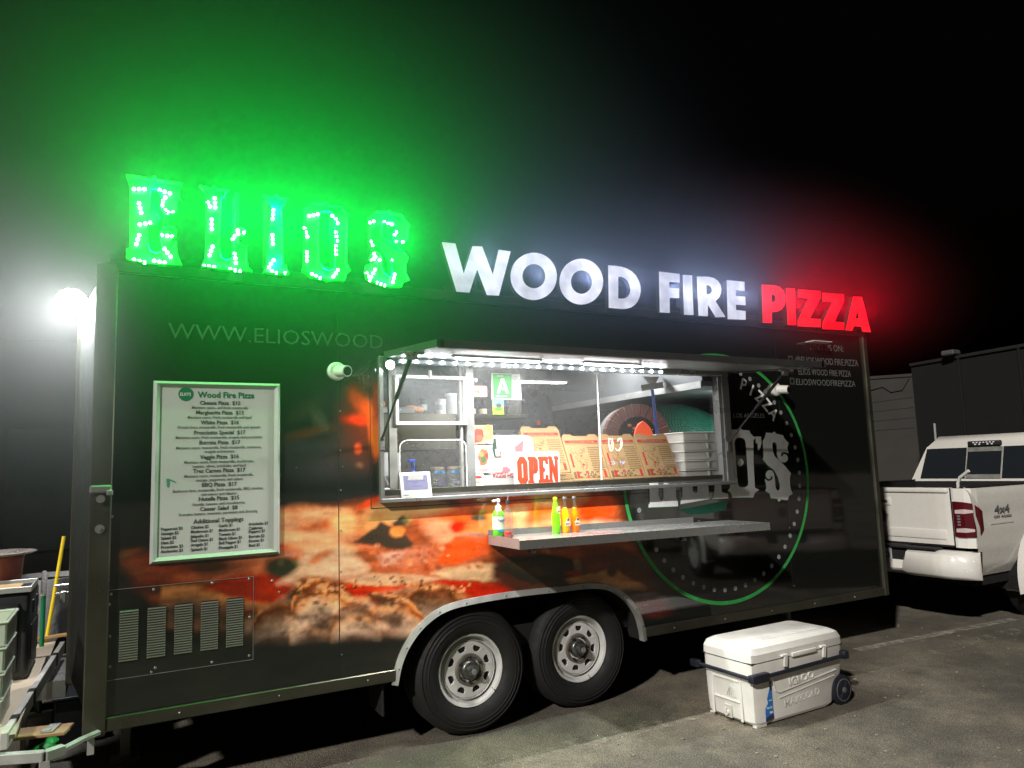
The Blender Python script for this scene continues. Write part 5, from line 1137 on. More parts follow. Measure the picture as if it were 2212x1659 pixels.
# ================================================================== MENU BOARD
MB = thing('menu_board', 'framed white pizza menu hanging on the trailer left of the window', 'menu board', (-1.52, -.001, 1.22))
mfr2 = mat('silver_snap_frame', (.48, .49, .48), .5, .2, nz=.06)
bx0, bx1, bz0, bz1 = -.335, .323, .0, .965
g = G(); t_ = .034
for poly in ([(bx0, bz0), (bx1, bz0), (bx1-t_, bz0+t_), (bx0+t_, bz0+t_)], [(bx1, bz0), (bx1, bz1), (bx1-t_, bz1-t_), (bx1-t_, bz0+t_)], [(bx1, bz1), (bx0, bz1), (bx0+t_, bz1-t_), (bx1-t_, bz1-t_)], [(bx0, bz1), (bx0, bz0), (bx0+t_, bz0+t_), (bx0+t_, bz1-t_)]):
    g2 = G(); o_, i_ = poly[:2], poly[2:]
    P = [(poly[0][0], -.002, poly[0][1]), (poly[1][0], -.002, poly[1][1]), (poly[2][0], -.010, poly[2][1]), (poly[3][0], -.010, poly[3][1])]
    cx_ = [tuple((Vector((a[0], 0, a[1]))*.55+Vector((b[0], 0, b[1]))*.45)) for a, b in ((poly[0], poly[3]), (poly[1], poly[2]))]
    A, B = (cx_[0][0], -.026, cx_[0][2]), (cx_[1][0], -.026, cx_[1][2])
    g2.quad(P[0], P[1], B, A).quad(A, B, P[2], P[3]).quad(P[0], P[1], (P[1][0], 0, P[1][2]), (P[0][0], 0, P[0][2]))
    g2.obj('frame_rail', mfr2, MB)
G().b2(bx0+.02, bx1-.02, -.008, -.001, bz0+.02, bz1-.02).obj('menu_sheet', mat('white_menu_paper', (.54, .55, .53), .45, nz=.03), MB)
mmt = mat('menu_text_grey_green', (.05, .07, .06), .6, nz=.02); mmt2 = mat('menu_text_light', (.15, .17, .16), .6, nz=.02); mgm = mat('menu_green', S(24, 110, 76), .5)
plate('menu_logo', [ell(-.175, .895, .038, .038, 32)], -.009, .0008, mgm, MB)
words('menu_logo_lettering', [("ELIO'S", -.205, .886, .024, 'LEFT', .85, .02)], -.0102, bpy.data.materials['white_print'], MB)
words('menu_heading', [('Wood Fire Pizza', -.115, .878, .046, 'LEFT', .95, .022)], -.0095, mgm, MB)
zmn = zm(560, 1480, 2.1826)
rows = [(237, 'Cheese Pizza  $12', 1), (273, 'Marinara sauce, and fresh mozzarella', 0), (319, 'Margherita Pizza  $13', 1), (356, 'Marinara sauce, fresh mozzarella and basil', 0), (404, 'White Pizza  $16', 1), (440, 'Ricotta base, mozzarella, fresh mozzarella and spinach', 0),
 (490, 'Prosciutto Special  $17', 1), (527, 'Marinara sauce, fresh mozzarella, arugula and prosciutto', 0), (575, 'Burrata Pizza  $17', 1), (614, 'Marinara sauce, mozzarella, fresh mozzarella, tomatoes,', 0), (648, 'arugula and burrata', 0), (698, 'Veggie Pizza  $16', 1), (736, 'Marinara sauce, fresh mozzarella, mushroom,', 0), (772, 'tomato, olives, artichoke, and basil', 0),
 (816, 'Tres Carnes Pizza  $17', 1), (854, 'Marinara sauce, mozzarella, fresh mozzarella,', 0), (889, 'sausage, pepperoni, and salami', 0), (936, 'BBQ Pizza  $17', 1), (976, 'Barbecue base, mozzarella, fresh mozzarella, BBQ chicken,', 0), (1012, 'red onions and cilantro', 0), (1055, 'Nutella Pizza  $15', 1), (1095, 'Nutella, bananas and strawberries', 0), (1140, 'Caesar Salad  $8', 1), (1175, 'Romaine lettuce, croutons, parmesan and dressing', 0), (1245, 'Additional Toppings', 2)]
its = []
for v, s_, k in rows:
    x, z = W2(*zmn(640, v)); its.append((s_, .0, z-1.22-.008, (.023, .030, .033)[k] if k else .0225, 'CENTER', (.87, .95, .95)[k], (.002, .018, .018)[k]))

for i, r in zip(its, rows): words('menu_line' if r[2] else 'menu_description', [i], -.0095, mmt if r[2] else mmt2, MB)
cols = [(158, [(1320, 'Pepperoni $2'), (1358, 'Sausage $2'), (1398, 'Salami $2'), (1437, 'Ham $2'), (1475, 'Prosciutto $3'), (1512, 'Anchovies $2')]),
 (415, [(1305, 'Chicken $2'), (1342, 'Mushroom $1'), (1382, 'Jalapeño $1'), (1418, 'Red Onion $1'), (1455, 'Arugula $1'), (1495, 'Spinach $1')]),
 (655, [(1290, 'Garlic $1'), (1328, 'Mushroom $1'), (1365, 'Tomato $1'), (1402, 'Black Olives $1'), (1438, 'Bell Pepper $1'), (1478, 'Pineapple $1')]),
 (912, [(1275, 'Artichoke $1'), (1312, 'Calabrian'), (1340, 'Peppers $1'), (1382, 'Burrata $2'), (1420, 'Ricotta $1'), (1458, 'Basil $1')])]
its = []
for u, rr in cols:
    for v, s_ in rr:
        x, z = W2(*zmn(u, v)); its.append((s_, x+1.52, z-1.22-.006, .0225, 'LEFT', .86, .016))
words('topping_lettering', its, -.0095, mmt, MB)
pts = [W2(*zmn(u, v)) for u, v in [(205, 885), (225, 882), (290, 910), (285, 920), (235, 900), (228, 960), (212, 955)]]
plate('green_sticker', [[(a+1.52, b-1.22) for a, b in pts]], -.0095, .0006, mat('teal_tape', S(70, 150, 120), .4), MB)

# ================================================================== COOLER
CL = thing('ice_cooler', 'white wheeled ice cooler with black handle rails on the asphalt before the trailer', 'cooler', (1.49, -.86, 0), R(2))
cw, cdp, chh = .90, .43, .50
mcl = mat('white_cooler_plastic', (.62, .60, .57), .45, nz=.14, ns=9, bump=.05, bs=30)
def loft(secs, m, nm, par, bev=.02):     # secs: (z, x0, x1, y0, y1, corner)
    g = G(); rings = []
    for z, a0, a1, b0, b1, c in secs:
        pts = [(a0+c, b0), (a1-c, b0), (a1-.3*c, b0+.3*c), (a1, b0+c), (a1, b1-c), (a1-.3*c, b1-.3*c), (a1-c, b1), (a0+c, b1), (a0+.3*c, b1-.3*c), (a0, b1-c), (a0, b0+c), (a0+.3*c, b0+.3*c)]
        rings.append([g.b.verts.new((x, y, z)) for x, y in pts])
    for A, B in zip(rings, rings[1:]):
        for i in range(12): g.b.faces.new((A[i], A[(i+1) % 12], B[(i+1) % 12], B[i]))
    g.b.faces.new(rings[0][::-1]); g.b.faces.new(rings[-1]); return g.obj(nm, m, par, sharp=24)
loft([(.012, .03, cw-.17, .02, cdp-.02, .04), (.03, .012, cw-.12, .010, cdp-.01, .05), (.12, .006, cw-.10, .006, cdp-.006, .05), (.20, .004, cw-.02, .004, cdp-.004, .05), (.36, .0, cw, .0, cdp, .05), (.385, .0, cw, .0, cdp, .05)], mcl, 'cooler_body', CL)
G().b2(.004, cw-.004, .004, cdp-.004, .3855, .392).obj('lid_gap', M['dark'], CL)
loft([(.393, -.004, cw+.004, -.004, cdp+.004, .05), (.44, -.004, cw+.004, -.004, cdp+.004, .055), (.475, .012, cw-.012, .012, cdp-.012, .055), (.490, .045, cw-.045, .04, cdp-.04, .05)], mcl, 'cooler_lid', CL)
G().b2(.22, cw-.12, .10, .13, .489, .493, .0015).b2(.22, cw-.12, .145, .155, .489, .492, .001).obj('lid_groove', mcl, CL)
G().b2(.36, .60, -.020, .0, .385, .412, .006, 2).obj('lid_grip', mcl, CL)
for x in (.285, .665):
    G().box((x, -.012, .408), (.055, .022, .014), .003).box((x+.006, -.016, .372), (.034, .016, .075), .005, 1, Matrix.Rotation(R(10), 3, 'Y')).obj('latch', mcl, CL)
mrail = mat('dark_blue_black_plastic', (.012, .014, .022), .4)
zr = .315
g = G(); g.cyl((.06, -.028, zr-.004), (cw-.03, -.028, zr+.008), .013, n=12).box((.05, -.022, zr-.006), (.13, .045, .055), .010, 2).box((cw-.03, -.020, zr+.01), (.05, .05, .055), .01, 2); g.obj('side_rail', mrail, CL)
g = G(); g.cyl((-.030, -.01, zr-.002), (-.030, cdp+.03, zr+.002), .012, n=12).box((-.012, -.018, zr-.006), (.05, .05, .05), .010, 2).box((-.025, cdp+.035, zr), (.05, .07, .05), .012, 2); g.obj('pull_handle', mrail, CL)
g = G(); g.cyl((.06, cdp+.028, zr-.004), (cw-.03, cdp+.028, zr+.008), .013, n=12); g.obj('side_rail', mrail, CL)
def inset(pts, y, m, nm, r=.004): G().tube([(x, y, z) for x, z in pts], r, 6).obj(nm, m, CL)
inset([(.10, .285), (.175, .285), (.20, .20), (.235, .185), (.80, .235)], .0015, mcl, 'moulded_line', .006)
inset([(.23, .150), (.78, .20)], .003, mcl, 'moulded_line', .004)
for y in (.14, .31):
    pass
G().b2(-.0035, .006, .115, .335, .255, .268, .003).b2(-.0035, .008, .115, .335, .130, .142, .003).b2(-.004, .006, .095, .115, .02, .30, .004).b2(-.004, .006, .335, .355, .02, .30, .004).obj('end_frame', mcl, CL)
g = G()
for k in range(5): g.box((-.0015, .165+k*.011, .195), (.006, .005, .075), .001, 1, Matrix.Rotation(R(12*(k-2)), 3, 'X'))
g.obj('end_emblem', mcl, CL)
G().b2(-.002, .01, .19, .25, .02, .105, .006).obj('drain_recess', mat('shaded_cooler_plastic', (.5, .48, .45), .5), CL)
G().cyl((.0, .22, .055), (-.02, .22, .055), .016, n=14).box((-.022, .22, .075), (.01, .012, .03), .003).obj('drain_plug', mcl, CL)
words('raised_wordmark', [('IGLOO', .33, .208, .066, 'LEFT', 1.2, .015, R(-3))], .001, mcl, CL, .010)
words('raised_wordmark', [('MAXCOLD', .28, .085, .062, 'LEFT', 1.15, .014, R(-3.5))], .007, mcl, CL, .006)
mbl = mat('blue_sticker', S(40, 110, 180), .4, nz=.3, ns=30)
plate('torn_sticker', [[(.095, .03), (.165, .045), (.165, .265), (.148, .262), (.146, .225), (.118, .165), (.125, .14), (.098, .11)]], .0005, .0016, mbl, CL)
plate('sticker_patch', [[(.148, .262), (.165, .265), (.165, .215), (.148, .21)]], -.0008, .0008, M['dark'], CL); plate('sticker_patch', [[(.097, .03), (.165, .045), (.165, .07), (.097, .055)]], -.0008, .0008, mat('navy_sticker', (.02, .03, .08), .4), CL)
words('sticker_lettering', [('O', .151, .238, .02, 'LEFT', 1, .02), ('IGLOO', .108, .105, .018, 'LEFT', .9, .01), ('USA', .132, .075, .018, 'LEFT', .9, .02), ('cool', .13, .15, .016, 'LEFT', .9)], -.0015, bpy.data.materials['white_print'], CL)
for y in (-.015, cdp-.035):
    wq = G().lathe([(.03, .0), (.085, .002), (.096, .010), (.098, .025), (.094, .045), (.03, .05)], (cw-.055, y, .098), (0, 1, 0), 36).obj('cooler_wheel', mrail, CL)
    g = G().lathe([(.066, -.002), (.072, -.0025), (.073, .001)], (cw-.055, y, .098), (0, 1, 0), 36, cap=False)
    g.lathe([(.020, -.003), (.018, -.008), (.004, -.010)], (cw-.055, y, .098), (0, 1, 0), 16)
    g.obj('wheel_ring', mat('grey_wheel_ring', (.10, .10, .11), .3), wq)
    g = G()
    for k in range(8): a = k*math.pi/4+.2; g.bar((cw-.055+.018*math.cos(a), y-.002, .098+.018*math.sin(a)), (cw-.055+.066*math.cos(a), y-.002, .098+.066*math.sin(a)), .006, .006)
    g.obj('wheel_spokes', mrail, wq)
G().b2(.03, .12, .02, .05, .0, .013).b2(.03, .12, cdp-.05, cdp-.02, .0, .013).obj('cooler_foot', mcl, CL)
# ================================================================== THINGS AT THE REAR (LEFT) END
PT = thing('work_platform', 'low pale platform with a white striped edge beam behind the trailer', 'platform', (-2.78, .95, 0))
G().b2(-.42, .385, -1.1, 1.1, .505, .525).obj('platform_top', mat('pale_scuffed_board', S(190, 176, 156), .7, nz=.2, ns=5), PT)
bm_ = G(); bm_.bar((.455, .95, .505), (.345, -1.12, .505), .03, .075, .003); be = bm_.obj('edge_beam', mat('white_painted_beam', (.52, .50, .47), .5, nz=.2), PT)
for t0 in (.18, .62, .86):
    p = Vector((.455, .95, .505)).lerp(Vector((.345, -1.12, .505)), t0); q_ = Vector((.455, .95, .505)).lerp(Vector((.345, -1.12, .505)), t0+.035)
    G().bar(p, q_, .033, .078).obj('reflective_stripe', M['dark'], be)
for x, y in ((-.36, -1.0), (-.36, 1.0), (.32, 1.0)): G().b2(x-.02, x+.02, y-.02, y+.02, 0, .505).obj('leg', M['galv'], PT)
DP = thing('diamond_plate_step', 'bright diamond plate step beside the pale platform', 'step', (-2.39, 1.75, 0))
mdp = mat('diamond_plate', (.62, .62, .60), .35, .6, nz=.1)
G().b2(-.12, .12, -.42, .42, .395, .405).b2(-.12, .12, -.42, -.41, .30, .395).obj('plate', mdp, DP)
g = G()
for i in range(14):
    for j in range(7):
        a = R(45 if (i+j) % 2 else -45); g.box((-.105+j*.035, -.40+i*.06, .4065), (.024, .006, .003), 0, 1, Matrix.Rotation(a, 3, 'Z'))
g.obj('plate_tread', mdp, DP, kind='stuff')
for x in (-.1, .1):
    for y in (-.38, .38): G().b2(x-.015, x+.015, y-.015, y+.015, 0, .395).obj('leg', M['galv'], DP)
# galvanised step frame at the corner, with a plank lying across it
SF = thing('step_frame', 'galvanised open step frame below the trailer corner', 'step frame', (-2.25, -.05, 0))
mg2 = mat('galvanised_angle', (.46, .46, .44), .5, .5, nz=.2)
g = G(); g.tube([(.24, .08, .43), (.20, .05, .43), (.12, -.07, .44), (.04, -.18, .44)], .016, 6).bar((.05, -.17, .44), (-.02, -.215, .44), .04, .045, .003).bar((-.02, -.215, .44), (-.40, -.06, .44), .04, .045, .003).bar((-.40, -.06, .44), (-.40, .35, .44), .04, .045, .003)
g.obj('frame', mg2, SF)
for x, y in ((-.02, -.21), (-.38, -.04), (-.38, .3)): G().b2(x-.02, x+.02, y-.02, y+.02, 0, .42, .002).obj('leg', mg2, SF)
G().b2(.14, .17, -.03, .0, .35, .43).obj('bracket', mg2, SF)
PK = thing('plank', 'short worn plank with a metal clip lying on the step frame', 'plank', (-2.36, .02, .463), R(-14))
G().box((-.05, .0, .009), (.46, .14, .018), .004).obj('board', M['wood'], PK); G().box((.10, 0, .022), (.05, .12, .006), .001).box((.09, -.04, .026), (.04, .03, .008), .002).obj('clip', M['galv'], PK)
# stack of pale green dough tubs
mtub = mat('pale_green_clear_tub', (.62, .70, .56), .35, nz=.05, trans=.15)
ords2 = ['bottom', 'second from the bottom', 'second from the top', 'top']
for i in range(4):
    t = dough_tray(-2.98, -2.465+.004*i, .0, .42, .526+i*.121, .120, 'pale green dough tub, %s of the stack at the left edge' % ords2[i], 'pale green dough tubs', mtub)
# insulated black carrier with a sheet pan and a brown tub on top
CR = thing('food_carrier', 'big black insulated food carrier standing on the pale platform', 'food carrier', (-2.72, 1.2, .526))
mbk = mat('black_moulded_plastic', (.03, .032, .035), .5, nz=.3, ns=20, bump=.1)
G().b2(-.30, .275, -.27, .27, .0, .50, .03, 3).obj('carrier_body', mbk, CR)
G().b2(-.25, .22, -.285, -.262, .05, .44, .012, 2).obj('carrier_door', mbk, CR)
G().b2(.24, .285, -.15, -.10, .36, .44, .006).b2(.24, .285, .10, .15, .36, .44, .006).b2(.15, .22, -.30, -.28, .30, .42, .006).obj('carrier_latch', mbk, CR)
G().b2(.273, .282, -.20, .20, .10, .30, .003).obj('carrier_side_rib', mbk, CR)
SP = thing('sheet_pan', 'dark sheet pan with floured crumbs on top of the black carrier', 'sheet pan', (-2.75, 1.12, 1.028))
G().b2(-.30, .30, -.20, .20, 0, .006).obj('pan_base', M['dark'], SP)
g = G(); g.b2(-.31, .31, -.21, -.20, 0, .032, .002).b2(-.31, .31, .20, .21, 0, .032, .002).b2(.30, .31, -.20, .20, 0, .032, .002).b2(-.31, -.30, -.20, .20, 0, .032, .002); g.obj('pan_rim', M['alu'], SP)
G().box((0, -.02, .012), (.48, .30, .012), .004).obj('flour_crumbs', mat('floury_crumbs', S(180, 150, 105), .9, nz=.4, ns=30, bump=.6), SP, kind='stuff')
BT = thing('brown_tub', 'reddish brown round tub with a wide pale lid at the left edge', 'tub', (-2.70, 1.48, 1.028))
G().lathe([(.12, 0), (.155, .015), (.165, .16), (.17, .17)], n=32).obj('tub_body', mat('red_brown_plastic', S(150, 78, 60), .35, nz=.1), BT)
G().lathe([(.0, .190), (.16, .186), (.225, .200), (.235, .196), (.225, .188), (.16, .172)], n=40).obj('tub_lid', mat('pinkish_steel_lid', (.55, .48, .45), .3, .6), BT)
# bin with a clear bag
BN = thing('trash_bin', 'dark trash bin lined with a clear grey bag behind the platform', 'trash bin', (-2.52, 2.95, 0))
G().lathe([(.20, 0), (.22, .02), (.27, .80), (.28, .82)], n=32).obj('bin_body', mat('dark_grey_bin', (.035, .037, .04), .5), BN)
g = G(); n_ = 60; rs = random.Random(5); ph = [rs.uniform(0, .016) for _ in range(n_)]
prof = [(.262, .40), (.275, .55), (.292, .72), (.300, .88), (.285, .90), (.25, .86)]
rings = []
for k, (r_, h_) in enumerate(prof): rings.append([g.b.verts.new(((r_+ph[i]*(1 if k < 4 else .4)+.006*math.sin(i*1.7+k))*math.cos(2*math.pi*i/n_), (r_+ph[i]+.006*math.sin(i*1.7+k))*math.sin(2*math.pi*i/n_), h_+.02*math.sin(i*.9)*(k == 0)+ph[(i*3) % n_]*(k < 4))) for i in range(n_)])
for A, B in zip(rings, rings[1:]):
    for i in range(n_): g.b.faces.new((A[i], A[(i+1) % n_], B[(i+1) % n_], B[i]))
g.obj('bin_bag', mat('grey_translucent_bag', (.30, .31, .32), .25, nz=.3, ns=20, bump=.5, bs=25), BN, sharp=60)
BR = thing('broom', 'yellow broom handle leaning against the open rear door', 'broom', (-2.50, 1.98, .0))
G().cyl((.02, 0, .1), (.155, .04, 1.27), .0125, n=12).obj('handle', mat('yellow_handle', S(240, 206, 40), .4), BR); G().box((.015, 0, .06), (.26, .05, .12), .01).obj('bristles', M['dark'], BR)
MO = thing('mop', 'green mop handle with a white knurled grip standing beside the yellow broom', 'mop', (-2.445, 1.85, .0))
G().cyl((0, 0, .1), (0, 0, .88), .015, n=12).obj('handle', mat('green_handle', S(24, 110, 70), .4), MO)
gp = G(); gp.lathe([(.017, .88), (.0185, .885), (.0185, 1.03), (.014, 1.045), (.006, 1.05)], n=16).obj('grip', mat('white_knurled_grip', (.62, .56, .55), .6, nz=.2, ns=60, bump=.5), MO); G().box((0, 0, .05), (.2, .1, .1), .02).obj('mop_head', M['galv'], MO)
for k, (z, c, lb) in enumerate(((.528, S(200, 182, 160), 'flattened pale cardboard sheet lying on the platform'), (.545, S(176, 140, 90), 'narrow brown plank resting across the far end of the platform'))):
    o = (G().b2(-2.60, -2.37, 1.52, 2.0, z, z+.008, .002) if k == 0 else G().box((-2.45, 1.98, .57), (.30, .05, .02), .003, 1, Matrix.Rotation(R(10), 3, 'Z'))).obj('cardboard_sheet' if k == 0 else 'wood_strip', mat('loose_sheet_%d' % k, c, .8), None)
    tag(o, lb, 'cardboard' if k == 0 else 'plank')
o = G().sph((-2.36, 1.15, .05), .06, 12, (1.1, .8, .7)).sph((-2.33, 1.2, .07), .045, 10, (1, 1.2, .8)).obj('green_wrapper', mat('green_plastic_wrap', S(50, 190, 80), .3, nz=.3, ns=30, bump=.8), None); tag(o, 'crumpled green wrapper on the ground beneath the platform', 'wrapper')
BK = thing('black_crate', 'black plastic crate on the ground under the open rear door', 'crate', (-2.20, 1.62, 0)); G().b2(-.13, .16, -.3, .3, 0, .28, .01).obj('crate_body', mbk, BK); G().b2(-.14, .17, -.31, .31, .28, .30, .004).obj('crate_rim', mbk, BK)
lat = G(); lat.b2(-2.335, -2.25, 1.02, 1.04, 1.03, 1.042, .003).b2(-2.33, -2.25, 1.02, 1.04, .975, .995, .003).b2(-2.30, -2.27, 1.01, 1.05, .93, 1.0, .004).obj('door_handle', M['steel'], dr)
# ================================================================== PICKUP TRUCKS
def arch_side(x0, x1, prof, holes, step=.03):     # side skin in x,z with a bulge profile, sign +1 (left) / -1 (right) handled by caller
    nx = int((x1-x0)/step)+1; zs_ = np.linspace(prof[0][0], prof[-1][0], 26); xs = np.linspace(x0, x1, nx)
    yv = np.interp(zs_, [a for a, b in prof], [b for a, b in prof]); V = []; F = []
    for i, x in enumerate(xs):
        for j, z in enumerate(zs_): V.append((x, yv[j], z))
    m_ = len(zs_)
    for i in range(nx-1):
        for j in range(m_-1):
            cx, cz = (xs[i]+xs[i+1])/2, (zs_[j]+zs_[j+1])/2
            if any(math.hypot(cx-hx, cz-hz) < hr for hx, hz, hr in holes): continue
            F.append((i*m_+j, (i+1)*m_+j, (i+1)*m_+j+1, i*m_+j+1))
    return V, F
def pickup(label, paint, loc, rz, scale, badge=True):
    T = thing('pickup_truck', label, 'pickup truck', loc, rz); T.scale = (scale,)*3
    AX, FX, WZ, WR = 1.22, 4.95, .405, .405
    holes = [(AX, WZ+.03, .52), (FX, WZ+.03, .52)]
    prof = [(.52, .90), (.62, .955), (.80, .985), (1.0, .990), (1.12, .975), (1.22, .975), (1.34, .955), (1.39, .925), (1.40, .90)]
    for s in (-1, 1):
        V, F = arch_side(.0, 5.75, prof, holes); V = [(x, y*s*(1-.05*max(0, (x-4.9))**2), min(z, 1.40-.10*max(0, x-4.2)) if x > 4.2 else z) for x, y, z in V]
        me = bpy.data.meshes.new('body_side'); me.from_pydata(V, [], F); link('body_side', me, paint, T, sharp=40)
        for hx in (AX, FX):      # flare
            g = G(); n = 26
            P = [(hx+.50*math.cos(a), WZ+.03+.52*math.sin(a)) for a in np.linspace(-.25, math.pi+.25, n)]; Q = [(hx+.565*math.cos(a), WZ+.03+.585*math.sin(a)) for a in np.linspace(-.25, math.pi+.25, n)]
            for i in range(n-1):
                a, b, c, d = P[i], P[i+1], Q[i+1], Q[i]; y0 = s*1.035; y1 = s*.985
                g.quad((a[0], y0, a[1]), (b[0], y0, b[1]), (c[0], y1, c[1]), (d[0], y1, d[1])); g.quad((a[0], y0, a[1]), (b[0], y0, b[1]), (b[0], s*.82, b[1]), (a[0], s*.82, a[1]))
            g.obj('wheel_flare', paint, T, sharp=50)
            g = G(); g.b2(hx-.53, hx+.53, s*.62, s*.80, .5, 1.0) if False else None
    g = G()      # bed box, inner walls
    g.b2(.06, 2.0, -.82, .82, .80, .84).b2(.06, 2.0, .80, .88, .84, 1.39).b2(.06, 2.0, -.88, -.80, .84, 1.39).b2(1.95, 2.0, -.82, .82, .84, 1.39); g.obj('bed_liner', M['dark'], T)
    G().b2(.02, 2.02, .845, .93, 1.392, 1.412, .008).obj('bed_rail_cap', M['dark'], T); G().b2(.02, 2.02, -.93, -.845, 1.392, 1.412, .008).obj('bed_rail_cap', M['dark'], T)
    G().b2(.1, 5.6, -.88, .88, .42, .62).obj('underbody', M['under'], T)
    # tailgate
    g = G(); g.xprism([(-.765, .82), (.765, .82), (.765, 1.375), (.755, 1.395), (-.755, 1.395), (-.765, 1.375)], -.01, .06); tg = g.obj('tailgate', paint, T)
    g = G(); g.box((-.016, 0, 1.37), (.03, 1.50, .05), .012, 2).box((-.010, 0, .92), (.02, 1.40, .10), .012, 3); g.obj('tailgate_crease', paint, tg, sharp=60)
    G().box((-.012, .0, 1.245), (.02, .24, .085), .012, 3).obj('tailgate_handle', paint, tg); G().box((-.02, .0, 1.245), (.02, .18, .03), .006).obj('handle_grip', M['steel'], tg)
    g = G(); g.lathe([(.07, 0), (.085, .008), (.075, .016), (.045, .012), (.02, .02)], (-.012, 0, 1.09), (-1, 0, 0), 6); g.obj('chrome_emblem', M['steel'], tg)
    if badge:
        o = words('badge_lettering', [('4x4', 0, 0, .075, 'CENTER', 1.7, .02)], 0, M['dark'], tg, .008); o.data.transform(Matrix.Translation((-.014, -.56, .875)) @ Matrix.Rotation(R(-90), 4, 'Z'))
        o = words('badge_lettering', [('4x4', 0, 0, .11, 'CENTER', 1.7, .012), ('OFF ROAD', 0, -.05, .036, 'CENTER', 1.9, .004)], 0, mat('dark_grey_decal', (.14, .14, .14), .5), T, .004); o.data.transform(Matrix.Translation((.50, -.988, 1.13)))
    for s in (-1, 1): G().b2(-.014, .01, s*.766, s*.772, .82, 1.39).obj('tailgate_gap', M['under'], T)
    G().b2(-.012, .02, -.76, .76, .800, .818).obj('tailgate_gap', M['under'], T)
    G().xprism([(-.994, 1.02), (-.9955, 1.03), (-.994, 1.04)], .25, .68).obj('side_crease', paint, T)
    G().b2(1.95, 2.02, -.99, -.90, .70, 1.36).obj('cab_gap', M['under'], T)
    # corner posts and tail lights
    mtl = mat('red_tail_lens', (.075, .006, .010), .12, nz=.3, ns=6) if 'red_tail_lens' not in bpy.data.materials else bpy.data.materials['red_tail_lens']
    mcl2 = bpy.data.materials.get('clear_tail_lens') or mat('clear_tail_lens', (.5, .42, .40), .15)
    for s in (-1, 1):
        g = G(); P = [(-.005, .775), (-.012, .80), (-.008, .90), (.03, .955), (.10, .972)]
        for (xa, ya), (xb, yb) in zip(P, P[1:]): g.quad((xa, s*ya, .80), (xb, s*yb, .80), (xb, s*yb, 1.39), (xa, s*ya, 1.39))
        g.obj('corner_post', paint, T, sharp=80)
        L_ = G(); P = [(-.020, .785), (-.030, .83), (-.026, .90), (.015, .965), (.07, .993), (.12, .997)]
        zt = [1.26, 1.26, 1.255, 1.24, 1.20, 1.16]; zb = [.91, .905, .905, .91, .93, .98]
        for i in range(5): L_.quad((P[i][0], s*P[i][1], zb[i]), (P[i+1][0], s*P[i+1][1], zb[i+1]), (P[i+1][0], s*P[i+1][1], zt[i+1]), (P[i][0], s*P[i][1], zt[i]))
        tl = L_.obj('tail_light', mtl, T, sharp=80)
        for z0, z1 in ((1.14, 1.175), (.955, .99)): G().quad((-.030, s*.81, z0), (-.034, s*.90, z0), (-.034, s*.90, z1+.01), (-.030, s*.81, z1)).quad((-.034, s*.90, z0), (.010, s*.968, z0+.01), (.010, s*.968, z1), (-.034, s*.90, z1+.01)).obj('clear_lens', mcl2, tl)
        g = G()
        for k in range(4): g.box((-.034, s*.845, 1.03+k*.028), (.008, .03, .018), .002)
        g.obj('lens_reflector', M['steel'], tl)
    # bumper
    g = G(); sec = [(-.14, .50), (-.19, .54), (-.20, .66), (-.17, .74), (-.10, .77), (.0, .77), (.0, .50)]
    for a, b in ((-.86, -.30), (.30, .86)): g.xprism([(0, 0)], 0, 0) if False else None
    rings = []
    for y, dx in ((-1.0, .14), (-.93, .05), (-.80, .0), (-.34, .0), (-.27, .05), (.27, .05), (.34, .0), (.80, .0), (.93, .05), (1.0, .14)):
        cut = .10 if abs(y) < .3 else 0
        rings.append([g.b.verts.new((x+dx*(1 if x < -.05 else 0), y, z-(cut if z > .6 else 0))) for x, z in sec])
    for A, B in zip(rings, rings[1:]):
        for i in range(len(sec)): g.b.faces.new((A[i], A[(i+1) % len(sec)], B[(i+1) % len(sec)], B[i]))
    g.b.faces.new(rings[0]); g.b.faces.new(rings[-1][::-1]); bmp = g.obj('rear_bumper', paint, T, sharp=45)
    G().box((-.09, 0, .782), (.15, 1.30, .022), .006).box((-.07, 0, .72), (.10, .62, .16), .01).obj('bumper_step_pad', M['dark'], bmp)
    pl = G().box((-.135, 0, .70), (.008, .32, .16), .003).obj('licence_plate', mat('white_licence_plate', (.55, .55, .56), .4) if badge else bpy.data.materials['white_licence_plate'], T)
    if badge:
        o = words('plate_lettering', [('4C3', .145, -.03, .085, 'RIGHT', .85, .012)], 0, M['ink'], pl, .002); o.data.transform(Matrix.Translation((-.141, 0, .69)) @ Matrix.Rotation(R(-90), 4, 'Z'))
        G().box((-.141, -.10, .762), (.004, .06, .025), .001).obj('plate_tag', mat('blue_tag', S(50, 100, 190), .5), pl)
    G().box((-.10, 0, .44), (.16, .10, .10), .01).obj('tow_hitch', M['under'], T)
    # cab
    def cabring(x, zt, wb, wt): return [(x, -wb, 1.38), (x+.0, -wt, zt-.07), (x+.0, -wt+.09, zt), (x+.0, wt-.09, zt), (x+.0, wt, zt-.07), (x, wb, 1.38)]
    g = G(); rr = [cabring(2.04, 1.90, .93, .755), cabring(2.35, 1.97, .94, .765), cabring(3.4, 1.975, .94, .765), cabring(3.95, 1.90, .94, .73), cabring(4.55, 1.42, .93, .80)]
    for k, r_ in enumerate(rr):
        if k == 0: r_ = [(x+.16*(z-1.38)/.5, y, z) for x, y, z in r_]
        rr[k] = [g.b.verts.new(p) for p in r_]
    for A, B in zip(rr, rr[1:]):
        for i in range(5): g.b.faces.new((A[i], A[i+1], B[i+1], B[i]))
    g.b.faces.new(rr[0]); g.b.faces.new(rr[-1]); cab = g.obj('cab', paint, T, sharp=50)
    G().b2(2.02, 4.4, -.94, .94, .6, 1.385).obj('cab_floor', M['under'], T)
